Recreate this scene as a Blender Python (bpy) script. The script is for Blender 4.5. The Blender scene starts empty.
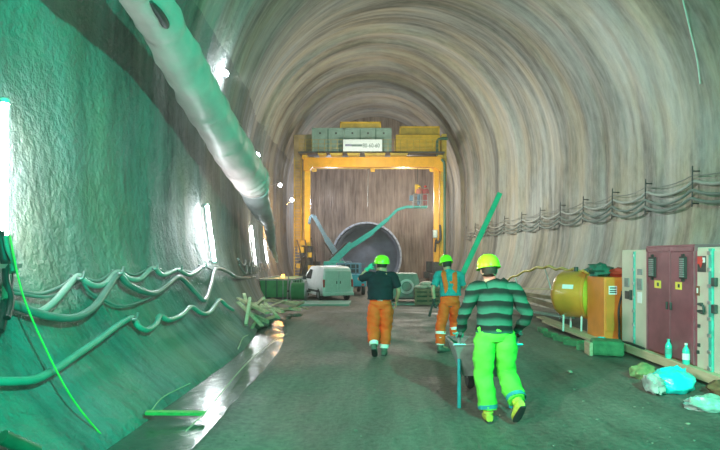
import bpy, bmesh, math, random
from mathutils import Vector, Matrix, noise
random.seed(7)
SC = bpy.context.scene
COL = SC.collection
F, CX, CY, CH = 500.0, 377.0, 257.0, 1.775

# ------------------------------------------------------------------ materials
def mat(name, col, rough=0.6, metal=0.0, var=0.12, scale=6.0, bump=0.0, bscale=None, spec=0.5,
        emit=None, estr=0.0, col2=None, trans=0.0, coat=0.0, stretch=None):
    m = bpy.data.materials.new(name); m.use_nodes = True
    nt = m.node_tree; N = nt.nodes; L = nt.links
    b = N['Principled BSDF']
    tc = N.new('ShaderNodeTexCoord')
    src = tc.outputs['Object']
    if stretch:
        mp = N.new('ShaderNodeMapping'); mp.inputs['Scale'].default_value = stretch
        L.new(src, mp.inputs['Vector']); src = mp.outputs['Vector']
    nz = N.new('ShaderNodeTexNoise'); nz.inputs['Scale'].default_value = scale
    nz.inputs['Detail'].default_value = 5; nz.inputs['Roughness'].default_value = 0.6
    L.new(src, nz.inputs['Vector'])
    rp = N.new('ShaderNodeValToRGB')
    c = Vector(col)
    if col2 is None:
        lo = [max(0, x*(1-var)) for x in c]; hi = [min(1, x*(1+var)) for x in c]
    else:
        lo, hi = col, col2
    rp.color_ramp.elements[0].position = 0.35; rp.color_ramp.elements[1].position = 0.65
    rp.color_ramp.elements[0].color = (*lo, 1); rp.color_ramp.elements[1].color = (*hi, 1)
    L.new(nz.outputs['Fac'], rp.inputs['Fac']); L.new(rp.outputs['Color'], b.inputs['Base Color'])
    b.inputs['Roughness'].default_value = rough; b.inputs['Metallic'].default_value = metal
    b.inputs['Specular IOR Level'].default_value = spec
    b.inputs['Coat Weight'].default_value = coat
    b.inputs['Transmission Weight'].default_value = trans
    if emit:
        b.inputs['Emission Color'].default_value = (*emit, 1); b.inputs['Emission Strength'].default_value = estr
    if bump:
        n2 = N.new('ShaderNodeTexNoise'); n2.inputs['Scale'].default_value = bscale or scale*4
        n2.inputs['Detail'].default_value = 4
        L.new(src, n2.inputs['Vector'])
        bp = N.new('ShaderNodeBump'); bp.inputs['Strength'].default_value = bump; bp.inputs['Distance'].default_value = 0.02
        L.new(n2.outputs['Fac'], bp.inputs['Height']); L.new(bp.outputs['Normal'], b.inputs['Normal'])
    return m

def concrete_mat(name, cols, sc_streak=(0.22, 2.4), rough=0.75, lump=0.6, patch=0.0):
    """sprayed concrete: streaks run round the ring (UV u = arc length, v = metres along the tunnel)"""
    m = bpy.data.materials.new(name); m.use_nodes = True
    nt = m.node_tree; N = nt.nodes; L = nt.links
    b = N['Principled BSDF']
    uv = N.new('ShaderNodeUVMap'); uv.uv_map = 'UVMap'
    tc = N.new('ShaderNodeTexCoord')
    def nz(src, scl, detail, loc=(0, 0, 0), rg=0.6):
        mp = N.new('ShaderNodeMapping'); mp.inputs['Scale'].default_value = scl; mp.inputs['Location'].default_value = loc
        L.new(src, mp.inputs['Vector'])
        n = N.new('ShaderNodeTexNoise'); n.inputs['Scale'].default_value = 1; n.inputs['Detail'].default_value = detail
        n.inputs['Roughness'].default_value = rg
        L.new(mp.outputs['Vector'], n.inputs['Vector']); return n.outputs['Fac']
    s1 = nz(uv.outputs['UV'], (sc_streak[0], sc_streak[1], 1), 6, rg=.65)
    s2 = nz(uv.outputs['UV'], (2.2, 5.0, 1), 5, (7, 3, 0), .7)
    s3 = nz(uv.outputs['UV'], (0.14, 0.30, 1), 4, (3, 9, 0))
    def mth(op, a, bb):
        q = N.new('ShaderNodeMath'); q.operation = op
        for i, x in enumerate((a, bb)):
            if isinstance(x, (int, float)): q.inputs[i].default_value = x
            else: L.new(x, q.inputs[i])
        return q.outputs[0]
    mixv = mth('ADD', mth('ADD', mth('MULTIPLY', s1, 0.36), mth('MULTIPLY', s2, 0.20)), mth('MULTIPLY', s3, 0.44))
    rp = N.new('ShaderNodeValToRGB')
    cr = rp.color_ramp
    cr.elements[0].position = 0.40; cr.elements[0].color = (*cols[0], 1)
    cr.elements[1].position = 0.66; cr.elements[1].color = (*cols[-1], 1)
    if len(cols) > 2:
        e = cr.elements.new(0.5); e.color = (*cols[1], 1)
    L.new(mixv, rp.inputs['Fac'])
    # warm / cool stains and light speckles of rebound
    s4 = nz(uv.outputs['UV'], (0.3, 0.5, 1), 4, (1, 20, 0))
    r4 = N.new('ShaderNodeValToRGB'); r4.color_ramp.elements[0].position = .42; r4.color_ramp.elements[1].position = .62
    r4.color_ramp.elements[0].color = (0.93, 0.97, 1, 1); r4.color_ramp.elements[1].color = (1, .93, .80, 1)
    L.new(s4, r4.inputs['Fac'])
    mx = N.new('ShaderNodeMix'); mx.data_type = 'RGBA'; mx.blend_type = 'MULTIPLY'; mx.inputs[0].default_value = 1
    L.new(rp.outputs['Color'], mx.inputs[6]); L.new(r4.outputs['Color'], mx.inputs[7])
    L.new(mx.outputs[2], b.inputs['Base Color'])
    b.inputs['Roughness'].default_value = rough; b.inputs['Specular IOR Level'].default_value = .25
    l1 = nz(tc.outputs['Object'], (9, 9, 9), 3, rg=.55)
    l2 = nz(tc.outputs['Object'], (30, 30, 30), 3)
    hgt = mth('ADD', mth('ADD', mth('MULTIPLY', l1, 0.045*lump), mth('MULTIPLY', l2, 0.012*lump)), mth('MULTIPLY', s2, 0.028*lump))
    bp = N.new('ShaderNodeBump'); bp.inputs['Strength'].default_value = 0.9; bp.inputs['Distance'].default_value = 1.0
    L.new(hgt, bp.inputs['Height']); L.new(bp.outputs['Normal'], b.inputs['Normal'])
    return m

# ------------------------------------------------------------------ mesh builder
def catmull(pts, res):
    out = []
    n = len(pts)
    for i in range(n-1):
        p0, p1, p2, p3 = pts[max(i-1, 0)], pts[i], pts[i+1], pts[min(i+2, n-1)]
        for k in range(res):
            t = k/res
            out.append([0.5*((2*b)+(-a+c)*t+(2*a-5*b+4*c-d)*t*t+(-a+3*b-3*c+d)*t**3) for a, b, c, d in zip(p0, p1, p2, p3)])
    out.append(list(pts[-1]))
    return out

class MB:
    def __init__(s): s.v = []; s.f = []; s.sm = []
    def add(s, vs, fs, smooth=False):
        o = len(s.v); s.v += [Vector(v) for v in vs]
        for f in fs: s.f.append([i+o for i in f]); s.sm.append(smooth)
        return s
    def box(s, x0, x1, y0, y1, z0, z1, M=None):
        vs = [Vector(p) for p in ((x0,y0,z0),(x1,y0,z0),(x1,y1,z0),(x0,y1,z0),(x0,y0,z1),(x1,y0,z1),(x1,y1,z1),(x0,y1,z1))]
        if M: vs = [M @ v for v in vs]
        return s.add(vs, [(0,3,2,1),(4,5,6,7),(0,1,5,4),(1,2,6,5),(2,3,7,6),(3,0,4,7)])
    def cbox(s, c, d, M=None):
        T = Matrix.Translation(Vector(c)) @ (M.to_4x4() if M else Matrix.Identity(4))
        return s.box(-d[0]/2, d[0]/2, -d[1]/2, d[1]/2, -d[2]/2, d[2]/2, T)
    def beam(s, a, b, w, h, up=(0, 0, 1)):
        a = Vector(a); b = Vector(b); t = (b-a).normalized(); u = Vector(up)
        if abs(t.dot(u)) > .98: u = Vector((0, 1, 0))
        x = t.cross(u).normalized(); z = x.cross(t).normalized()
        vs = [p + x*i*w/2 + z*j*h/2 for p in (a, b) for i, j in ((-1,-1),(1,-1),(1,1),(-1,1))]
        return s.add(vs, [(3,2,1,0),(4,5,6,7),(0,1,5,4),(1,2,6,5),(2,3,7,6),(3,0,4,7)])
    def tube(s, pts, r, n=8, res=1, caps=True, ry=None, side=None, smooth=True):
        """loft along pts; r = number or list, ry = second radius; side = direction of the first radius"""
        k = len(pts)
        R = r if isinstance(r, (list, tuple)) else [r]*k
        RY = ry if isinstance(ry, (list, tuple)) else ([ry]*k if ry else R)
        q = [[*p, a, b] for p, a, b in zip(pts, R, RY)]
        if res > 1: q = catmull(q, res)
        P = [Vector(x[:3]) for x in q]; k = len(P)
        ref = Vector(side) if side else None
        nx = None; rings = []
        for i in range(k):
            t = (P[min(i+1, k-1)]-P[max(i-1, 0)])
            t = t.normalized() if t.length > 1e-9 else Vector((0, 0, 1))
            if ref is not None:
                x = (ref - t*ref.dot(t))
            elif nx is None:
                x = t.cross(Vector((0, 0, 1)) if abs(t.z) < .9 else Vector((0, 1, 0)))
            else:
                x = nx - t*nx.dot(t)
            x = x.normalized(); nx = x; y = t.cross(x)
            rings.append([P[i] + x*math.cos(2*math.pi*j/n)*q[i][3] + y*math.sin(2*math.pi*j/n)*q[i][4] for j in range(n)])
        vs = [v for rg in rings for v in rg]; fs = []
        for i in range(k-1):
            for j in range(n):
                a = i*n+j; b = i*n+(j+1) % n
                fs.append((a, b, b+n, a+n))
        s.add(vs, fs, smooth)
        if caps:
            s.add([*rings[0]], [tuple(reversed(range(n)))]); s.add([*rings[-1]], [tuple(range(n))])
        return s
    def lathe(s, prof, n=24, M=None, smooth=True, squash=1.0):
        vs = []; fs = []
        for r, z in prof:
            for j in range(n):
                a = 2*math.pi*j/n; vs.append(Vector((r*math.cos(a), r*math.sin(a)*squash, z)))
        if M: vs = [M @ v for v in vs]
        for i in range(len(prof)-1):
            for j in range(n):
                a = i*n+j; b = i*n+(j+1) % n; fs.append((a, b, b+n, a+n))
        fs.append(tuple(reversed(range(n)))); fs.append(tuple(range(len(prof)*n-n, len(prof)*n)))
        return s.add(vs, fs, smooth)
    def prism(s, poly, x0, x1, M=None, axis='x', smooth=False):
        """poly of (a,b) extruded; axis x: points (x,a,b); y: (a,y,b)"""
        n = len(poly)
        mk = (lambda t, a, b: Vector((t, a, b))) if axis == 'x' else ((lambda t, a, b: Vector((a, t, b))) if axis == 'y' else (lambda t, a, b: Vector((a, b, t))))
        vs = [mk(x0, a, b) for a, b in poly] + [mk(x1, a, b) for a, b in poly]
        if M: vs = [M @ v for v in vs]
        fs = [tuple(range(n)), tuple(reversed(range(n, 2*n)))] + [(i, n+i, n+(i+1) % n, (i+1) % n) for i in range(n)]
        return s.add(vs, fs, smooth)
    def blob(s, c, r, seed=0, amp=.25, n=14, freq=1.6, M=None, flat=None):
        c = Vector(c); r = Vector(r) if not isinstance(r, (int, float)) else Vector((r, r, r))
        vs = []; fs = []
        m = n//2+1
        for i in range(m+1):
            th = math.pi*i/m
            for j in range(n):
                ph = 2*math.pi*j/n
                d = Vector((math.sin(th)*math.cos(ph), math.sin(th)*math.sin(ph), math.cos(th)))
                k = 1+amp*noise.noise(d*freq+Vector((seed*3.1, seed, 0)))*1.6
                p = Vector((d.x*r.x, d.y*r.y, d.z*r.z))*k
                if M: p = M @ p
                p = p + c
                if flat is not None: p.z = max(p.z, flat)
                vs.append(p)
        for i in range(m):
            for j in range(n):
                a = i*n+j; b = i*n+(j+1) % n; fs.append((a, a+n, b+n, b))
        return s.add(vs, fs, True)
    def build(s, name, m, parent=None, bevel=0, local=False, wrinkle=0, wfreq=6, sub=0):
        """vertices are world coordinates (unless local); the object's origin goes to its base"""
        if parent is not None:
            org = Vector((0, 0, 0)) if local else Vector(parent.get('_w', (0, 0, 0)))
            off = org; loc = Vector((0, 0, 0))
            if '_pw' in parent: pass
        else:
            xs = [v.x for v in s.v]; ys = [v.y for v in s.v]; zs = [v.z for v in s.v]
            off = Vector(((min(xs)+max(xs))/2, (min(ys)+max(ys))/2, min(zs))) if not local else Vector((0, 0, 0)); loc = off
        me = bpy.data.meshes.new(name)
        me.from_pydata([tuple(v-off) for v in s.v], [], s.f)
        bm = bmesh.new(); bm.from_mesh(me)
        bmesh.ops.remove_doubles(bm, verts=bm.verts, dist=1e-5)
        for _ in range(sub): bmesh.ops.subdivide_edges(bm, edges=bm.edges, cuts=1, use_grid_fill=True)
        bmesh.ops.recalc_face_normals(bm, faces=bm.faces)
        if wrinkle:
            bm.normal_update()
            mv = [(v, v.normal.copy(), v.co.copy()) for v in bm.verts]
            for v, nn, c in mv:
                v.co = c + nn*wrinkle*(noise.noise(Vector((c.x*wfreq, c.y*wfreq, c.z*wfreq*1.6)))+.5*noise.noise(c*wfreq*2.5))
        bm.to_mesh(me); bm.free()
        anysm = any(s.sm)
        if anysm:
            me.shade_smooth() if hasattr(me, 'shade_smooth') else None
            try: me.set_sharp_from_angle(angle=math.radians(45))
            except Exception: pass
        me.materials.append(m)
        o = bpy.data.objects.new(name, me); COL.objects.link(o)
        if parent is not None:
            o.parent = parent; o['_w'] = tuple(off)
        else:
            o.location = loc; o['_w'] = tuple(loc)
        if bevel:
            b = o.modifiers.new('bevel', 'BEVEL'); b.width = bevel; b.segments = 2; b.limit_method = 'ANGLE'
        return o

def tag(o, label, cat, group=None, kind=None):
    o['label'] = label; o['category'] = cat
    if group: o['group'] = group
    if kind: o['kind'] = kind
    return o
def thing(name, label, cat, loc=(0, 0, 0), rz=0.0, group=None):
    o = bpy.data.objects.new(name, None); COL.objects.link(o)
    o.empty_display_size = .2
    o.location = loc; o.rotation_euler = (0, 0, rz); o['_w'] = tuple(loc)
    return tag(o, label, cat, group)
def children(o): return [c for c in COL.objects if c.parent == o]
def copy_tree(o, parent=None):
    c = o.copy(); COL.objects.link(c)
    if parent: c.parent = parent
    for ch in children(o): copy_tree(ch, c)
    return c
def struct(name, mb, m, smooth=True):
    o = mb.build(name, m); o['kind'] = 'structure'; return o

# ------------------------------------------------------------------ the tunnel's shape
KEY = [(-40, -2.55, 7.6, -4.0, 9.5, 4.8, 11.8), (10, -2.55, 7.6, -4.0, 9.5, 4.8, 11.8),
       (15, -3.4, 7.6, -4.4, 9.5, 5.0, 12.2), (20, -4.4, 7.6, -5.3, 9.4, 5.6, 13.2),
       (28, -6.2, 7.5, -7.2, 9.0, 7.0, 15.2), (38, -7.6, 7.0, -8.6, 8.0, 8.0, 17.3), (90, -7.6, 7.0, -8.6, 8.0, 8.0, 17.3)]
def _lin(d):
    for a, b in zip(KEY, KEY[1:]):
        if d <= b[0]:
            t = (d-a[0])/(b[0]-a[0]); return [x+(y-x)*t for x, y in zip(a[1:], b[1:])]
    return list(KEY[-1][1:])
_cache = {}
def prof(d):
    k = round(d, 2)
    if k not in _cache:
        s = [_lin(d+e) for e in (-1.6, -.8, 0, .8, 1.6)]
        _cache[k] = [sum(x)/5 for x in zip(*s)]
    return _cache[k]
def zf(d):
    t = min(1, max(0, (d-13)/12)); t = t*t*(3-2*t); return -.55*t
def half(d, z):
    """x of the left and right wall at height z"""
    fl, fr, sl, sr, zs, za = prof(d); f = zf(d)
    if z < zs:
        h = max(0, (z-f)/(zs-f)); k = 1-(1-h)**4.5
        return fl+(sl-fl)*k, fr+(sr-fr)*k
    c = (sl+sr)/2; w = (sr-sl)/2; q = 1-((z-zs)/(za-zs))**2
    if q <= 0: return c, c
    return c-w*q**.5, c+w*q**.5
def P(px, py, d): return Vector(((px-CX)*d/F, d, CH+(CY-py)*d/F))
def hit(px, py, off=0.0, dmax=56):
    d = 2.0
    while d < dmax:
        p = P(px, py, d)
        l, r = half(d, p.z)
        if p.z < zf(d) or p.x < l or p.x > r or l == r: break
        d += .02
    if off:
        d2 = d*(1-off/max(.3, abs(p.x)))
        p = P(px, py, d2)
    return p
def ground(px, py):
    d = 3.0
    while d < 56 and P(px, py, d).z > zf(d): d += .02
    return P(px, py, d)
# ------------------------------------------------------------------ setting
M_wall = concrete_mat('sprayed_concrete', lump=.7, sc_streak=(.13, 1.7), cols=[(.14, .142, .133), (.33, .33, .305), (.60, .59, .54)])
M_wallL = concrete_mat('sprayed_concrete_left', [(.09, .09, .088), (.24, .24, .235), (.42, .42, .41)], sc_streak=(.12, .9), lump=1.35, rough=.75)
NT = 150
def lining_pt(d, t):
    fl, fr, sl, sr, zs, za = prof(d); f = zf(d)-.25
    if t < .2:
        z = f+(zs-f)*(t/.2); x = half(d, z)[0]
        if z < zf(d): x = fl+.1*(zf(d)-z)
    elif t > .8:
        z = f+(zs-f)*((1-t)/.2); x = half(d, z)[1]
        if z < zf(d): x = fr-.1*(zf(d)-z)
    else:
        a = math.pi*(1-(t-.2)/.6); c = (sl+sr)/2; w = (sr-sl)/2
        x = c+w*math.cos(a); z = zs+(za-zs)*math.sin(a)
    c = Vector(((sl+sr)/2, 0, zs))
    rad = Vector((x, 0, z))-c; rad = rad.normalized() if rad.length > 0 else Vector((0, 0, 1))
    am = min(1, max(.25, (d-6)/20))
    k = min(1, abs(t-.5)*-2+1.0+.0) if False else 1
    edge = min(1, min(t, 1-t)/.06)
    dz = .16*am*noise.noise(Vector((d*.9, t*1.5, 0))) + .04*am*noise.noise(Vector((d*2.6, t*4, 5))) + .05*noise.noise(Vector((d*1.6, t*14, 9)))
    if d > 30:   # stepped arches of the wide chamber
        st = (d-30) % 3.2
        dz -= .28*max(0, 1-abs(st-.5)/.5)
    return Vector((x, 0, z)) + rad*(dz+.04)*edge + Vector((0, d, 0))
ds = []
d = -9.0
while d < 57: ds.append(d); d += .25 if d < 4 else .11
def lining(name, t0, t1, m):
    n = round((t1-t0)*NT); verts = []; uvs = []; faces = []
    for d in ds:
        arc = t0*26.0; prev = None
        for j in range(n+1):
            t = t0+(t1-t0)*j/n; p = lining_pt(d, t)
            verts.append(p); uvs.append((26*t, d))
    w = n+1
    for i in range(len(ds)-1):
        for j in range(n):
            a = i*w+j; faces.append((a, a+1, a+w+1, a+w))
    me = bpy.data.meshes.new(name); me.from_pydata([tuple(v) for v in verts], [], faces)
    ul = me.uv_layers.new(name='UVMap')
    for lp in me.loops: ul.data[lp.index].uv = uvs[lp.vertex_index]
    me.shade_smooth(); me.materials.append(m)
    o = bpy.data.objects.new(name, me); COL.objects.link(o); o['kind'] = 'structure'
    return o
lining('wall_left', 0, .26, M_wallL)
lining('ceiling', .26, .74, M_wall)
lining('wall_right', .74, 1, M_wall)

# floor: packed wet mud and gravel with a drainage channel on the left
def floor_mat():
    m = bpy.data.materials.new('packed_gravel_mud'); m.use_nodes = True
    nt = m.node_tree; N = nt.nodes; L = nt.links; b = N['Principled BSDF']
    tc = N.new('ShaderNodeTexCoord')
    def nz(scl, det, loc=(0, 0, 0), rg=.6):
        mp = N.new('ShaderNodeMapping'); mp.inputs['Scale'].default_value = scl; mp.inputs['Location'].default_value = loc
        L.new(tc.outputs['Object'], mp.inputs['Vector'])
        n = N.new('ShaderNodeTexNoise'); n.inputs['Scale'].default_value = 1; n.inputs['Detail'].default_value = det
        n.inputs['Roughness'].default_value = rg
        L.new(mp.outputs['Vector'], n.inputs['Vector']); return n.outputs['Fac']
    a = nz((.5, .5, .5), 6); c = nz((2.2, .28, 1), 4, (5, 0, 0)); g = nz((14, 14, 14), 4, (0, 3, 0), .7)
    def mth(op, x, y):
        q = N.new('ShaderNodeMath'); q.operation = op
        for i, k in enumerate((x, y)):
            if isinstance(k, (int, float)): q.inputs[i].default_value = k
            else: L.new(k, q.inputs[i])
        return q.outputs[0]
    v = mth('ADD', mth('ADD', mth('MULTIPLY', a, .4), mth('MULTIPLY', c, .3)), mth('MULTIPLY', g, .3))
    rp = N.new('ShaderNodeValToRGB'); cr = rp.color_ramp
    cr.elements[0].position = .38; cr.elements[0].color = (.05, .045, .040, 1)
    cr.elements[1].position = .62; cr.elements[1].color = (.23, .21, .18, 1)
    L.new(v, rp.inputs['Fac']); L.new(rp.outputs['Color'], b.inputs['Base Color'])
    r2 = N.new('ShaderNodeMapRange'); r2.inputs[1].default_value = .4; r2.inputs[2].default_value = .6
    r2.inputs[3].default_value = .5; r2.inputs[4].default_value = .85
    L.new(a, r2.inputs[0]); L.new(r2.outputs[0], b.inputs['Roughness'])
    hgt = mth('ADD', mth('MULTIPLY', g, .03), mth('MULTIPLY', c, .05))
    bp = N.new('ShaderNodeBump'); bp.inputs['Strength'].default_value = .8; bp.inputs['Distance'].default_value = 1
    L.new(hgt, bp.inputs['Height']); L.new(bp.outputs['Normal'], b.inputs['Normal'])
    return m
def chan(d): # left and right edge of the drainage channel
    l = prof(d)[0]+.02
    w = .74-.02*(d-5) if d < 14 else .56-.18*(d-14)
    return l, l+max(0, w)+.05*noise.noise(Vector((d*1.7, 3, 0)))
def floor_z(x, d):
    z = zf(d)+.025*noise.noise(Vector((x*.9, d*.35, 1)))+.012*noise.noise(Vector((x*4, d*1.5, 2)))+.008*noise.noise(Vector((x*11, d*9, 2)))
    l, r = chan(d)
    if d < 15 and x < r+.12:
        t = min(1, max(0, (r+.12-x)/.2)); z -= .13*t*t*(3-2*t)
    return z
mb = MB(); xs_n = 190; rows = []
dd = -9.0
while dd < 57:
    l, r = prof(dd)[0]-.3, prof(dd)[1]+.3
    xs = []
    for j in range(xs_n+1):
        u = j/xs_n
        x = l+1.4*(u/.25) if u < .25 else l+1.4+(r-l-1.4)*((u-.25)/.75)
        xs.append(Vector((x, dd, floor_z(x, dd))))
    rows.append(xs); dd += .3 if dd < 3 else (.06 if dd < 15 else .2)
w = xs_n+1
mb.add([v for r_ in rows for v in r_], [(i*w+j, i*w+j+1, i*w+j+w+1, i*w+j+w) for i in range(len(rows)-1) for j in range(xs_n)], True)
M_floor = floor_mat()
struct('floor', mb, M_floor)
# water standing in the channel
M_water = mat('dirty_water', (.10, .10, .085), rough=.22, var=.1, bump=.5, bscale=6, spec=.8)
mb = MB(); vs = []; fs = []
dd = 3.0; k = 0
while dd < 14.6:
    l, r = chan(dd); vs += [Vector((l-.25, dd, zf(dd)-.055)), Vector((r+.15, dd, zf(dd)-.055))]
    if k: fs.append((2*k-2, 2*k-1, 2*k+1, 2*k))
    k += 1; dd += .2
o = mb.add(vs, fs, True).build('channel_water', M_water)
tag(o, 'shallow water in the drainage channel along the left wall foot', 'water', kind='stuff')

# end wall of the chamber: grooved rock, with a steel lined bore
M_rock = bpy.data.materials.new('grooved_rock'); M_rock.use_nodes = True
nt = M_rock.node_tree; b = nt.nodes['Principled BSDF']; b.inputs['Roughness'].default_value = .8
tc = nt.nodes.new('ShaderNodeTexCoord')
hs = []
for scl in ((1.6, 1, .12), (5, 1, .5), (.3, 1, .35)):
    mp = nt.nodes.new('ShaderNodeMapping'); mp.inputs['Scale'].default_value = scl
    nz = nt.nodes.new('ShaderNodeTexNoise'); nz.inputs['Scale'].default_value = 1; nz.inputs['Detail'].default_value = 5
    nt.links.new(tc.outputs['Object'], mp.inputs['Vector']); nt.links.new(mp.outputs['Vector'], nz.inputs['Vector']); hs.append(nz.outputs['Fac'])
ad = nt.nodes.new('ShaderNodeMath'); ad.operation = 'ADD'; nt.links.new(hs[0], ad.inputs[0]); nt.links.new(hs[1], ad.inputs[1])
ad2 = nt.nodes.new('ShaderNodeMath'); ad2.operation = 'ADD'; nt.links.new(ad.outputs[0], ad2.inputs[0]); nt.links.new(hs[2], ad2.inputs[1])
dv = nt.nodes.new('ShaderNodeMath'); dv.operation = 'DIVIDE'; nt.links.new(ad2.outputs[0], dv.inputs[0]); dv.inputs[1].default_value = 3
rp = nt.nodes.new('ShaderNodeValToRGB'); rp.color_ramp.elements[0].position = .4; rp.color_ramp.elements[1].position = .6
rp.color_ramp.elements[0].color = (.17, .125, .1, 1); rp.color_ramp.elements[1].color = (.46, .37, .31, 1)
nt.links.new(dv.outputs[0], rp.inputs['Fac']); nt.links.new(rp.outputs['Color'], b.inputs['Base Color'])
bp = nt.nodes.new('ShaderNodeBump'); bp.inputs['Distance'].default_value = .5; nt.links.new(dv.outputs[0], bp.inputs['Height']); nt.links.new(bp.outputs['Normal'], b.inputs['Normal'])
BX, BZ, BR = -1.1, 1.775, 3.68
mb = MB(); n = 64; vs = []; fs = []
for j in range(n):
    a = 2*math.pi*j/n
    for R in (BR-.15, BR+2, BR+6, BR+16):
        x, z = BX+R*math.cos(a), BZ+R*math.sin(a)
        vs.append(Vector((x, 55.5+.25*noise.noise(Vector((x*.8, z*.2, 0))), z)))
for j in range(n):
    for q in range(3):
        a = j*4+q; c = ((j+1) % n)*4+q; fs.append((a, a+1, c+1, c))
struct('wall_back', mb.add(vs, fs, True), M_rock)
# steel liner of the bore
M_liner = mat('dull_blue_steel', (.20, .24, .32), rough=.8, spec=.15, metal=0, var=.15, scale=1.2)
M_rim = mat('pale_steel_rim', (.40, .46, .56), rough=.5)  # paler and bluer than the liner shell
lt = thing('bore_liner', 'huge round blue-grey steel bore liner in the far end wall', 'tunnel liner', (BX, 54, zf(50)))
Mx = Matrix.Translation((BX, 0, BZ)) @ Matrix.Rotation(-math.pi/2, 4, 'X')
def ringmesh(y0, y1, ro, ri, n=72, endcap=False):
    m_ = MB(); vs = []; fs = []
    for j in range(n):
        a = 2*math.pi*j/n; c, s_ = math.cos(a), math.sin(a)
        vs += [Vector((BX+ro*c, y0, BZ+ro*s_)), Vector((BX+ro*c, y1, BZ+ro*s_)), Vector((BX+ri*c, y1, BZ+ri*s_)), Vector((BX+ri*c, y0, BZ+ri*s_))]
    for j in range(n):
        for q in range(4):
            a = j*4+q; b_ = j*4+(q+1) % 4; c = ((j+1) % n)*4; fs.append((a, b_, c+(q+1) % 4, c+q))
    m_.add(vs, fs, True)
    return m_
ringmesh(53.2, 57.5, BR, BR-.18).build('shell', M_liner, lt)
for yy in (54.4, 55.6, 56.8): ringmesh(yy, yy+.12, BR-.15, BR-.34).build('stiffener', M_liner, lt)
ringmesh(53.0, 53.3, BR+.06, BR-.12).build('rim', M_rim, lt)
mb = MB(); mb.lathe([(0.01, 0), (1.2, .5), (BR-.25, .9), (BR-.2, 1.1), (.01, 1.1)], 48, Matrix.Translation((BX, 56.2, BZ)) @ Matrix.Rotation(-math.pi/2, 4, 'X'))
mb.build('bulkhead', M_liner, lt)
for j in range(36):
    a = 2*math.pi*j/36; MB().cbox((BX+(BR-.05)*math.cos(a), 52.98, BZ+(BR-.05)*math.sin(a)), (.1, .06, .1)).build('bolt', M_liner, lt)
# ------------------------------------------------------------------ common materials
M_yel = mat('yellow_paint', (.80, .50, .03), rough=.45, var=.12, scale=2)
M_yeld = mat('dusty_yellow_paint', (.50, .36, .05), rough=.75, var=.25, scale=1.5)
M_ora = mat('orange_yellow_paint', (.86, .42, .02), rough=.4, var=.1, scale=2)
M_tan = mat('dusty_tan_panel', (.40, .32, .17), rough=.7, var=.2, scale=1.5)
M_grn = mat('grey_green_paint', (.30, .46, .41), rough=.5, var=.15, scale=1.5)
M_dgrn = mat('dark_green_paint', (.04, .14, .09), rough=.5, var=.2)
M_green = mat('green_paint', (.07, .33, .13), rough=.45, var=.2, scale=2)
M_dark = mat('dark_machinery', (.05, .055, .055), rough=.5, var=.4, scale=5)
M_rub = mat('black_rubber', (.025, .025, .025), rough=.6, var=.2)
M_steel = mat('galvanised_steel', (.42, .43, .44), rough=.4, metal=.7, var=.15)
M_rust = mat('rusty_steel', (.20, .10, .05), rough=.8, var=.4, scale=8, bump=.3)
M_white = mat('white_paint', (.80, .82, .84), rough=.35, var=.05, scale=3)
M_glass = mat('dark_glass', (.03, .04, .05), rough=.08, spec=.8)
M_teal = mat('teal_paint', (.03, .40, .36), rough=.35, var=.12)
M_blue = mat('slate_blue_paint', (.10, .20, .30), rough=.45, var=.15)
M_lamp = mat('lamp_glass_lit', (1, 1, 1), emit=(.92, .97, 1), estr=190)
M_lamp2 = mat('far_lamp_glass_lit', (1, 1, 1), emit=(.92, .97, 1), estr=230)
M_flood = mat('flood_glass_lit', (1, 1, 1), emit=(.85, .94, 1), estr=200)
M_amber = mat('amber_lamp_lit', (1, .5, .05), emit=(1, .45, .05), estr=9)
M_red = mat('red_plastic', (.6, .04, .03), rough=.4)
M_wood = mat('raw_timber', (.42, .32, .19), col2=(.58, .47, .30), rough=.75, scale=2, stretch=(6, 1, 6), bump=.3, bscale=8)
M_woodd = mat('weathered_timber', (.22, .16, .10), col2=(.36, .29, .19), rough=.8, scale=3, bump=.3)
M_conc = mat('cast_concrete_lump', (.30, .28, .22), col2=(.42, .40, .30), rough=.85, scale=4, bump=.5)

def X(s): return Vector(s)
# ------------------------------------------------------------------ tube lamps on the left wall
FLOODS = []
tl = [((5, 104), (4, 236), 'nearest fluorescent tube lamp glaring at the left edge of the photo'),
      ((208, 206), (218, 261), 'second fluorescent tube lamp on the left wall, above the cable hooks'),
      ((250, 226), (258, 264), 'third fluorescent tube lamp on the left wall, below the air duct end'),
      ((281, 241), (288, 262), 'farthest and smallest fluorescent tube lamp, left of the yellow gantry')]
for top, bot, lab in tl:
    a = hit(*top, .2); b = hit(*bot, .2)
    if top[0] == 281: a = P(281, 241, 36); b = P(288, 262, 36); a.x = half(36, a.z)[0]+.25; b.x = half(36, b.z)[0]+.25
    if top[0] > 100: b.y = a.y; b.x = half(b.y, b.z)[0]+.13; a.x = half(a.y, a.z)[0]+.13
    t = thing('tube_lamp', lab, 'lamp', b, 0, 'tube lamps along the left wall')
    MB().tube([a, b], .028, 10).build('lamp_tube', M_lamp if top[0] < 100 else M_lamp2, t)
    mb = MB(); back = Vector((-.06, 0, 0))
    mb.beam(a+back+(a-b)*.04, b+back-(a-b)*.04, .07, .05, up=(1, 0, 0)); mb.build('housing', M_steel, t)
    for q in (a, b):
        MB().tube([q-(a-b)*.0, q+(a-b).normalized()*(.05 if q is a else -.05)], .042, 10).build('end_cap', M_white, t)
        MB().beam(q+back, q+Vector((-.3, 0, 0)), .03, .03).build('bracket', M_steel, t)
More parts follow.
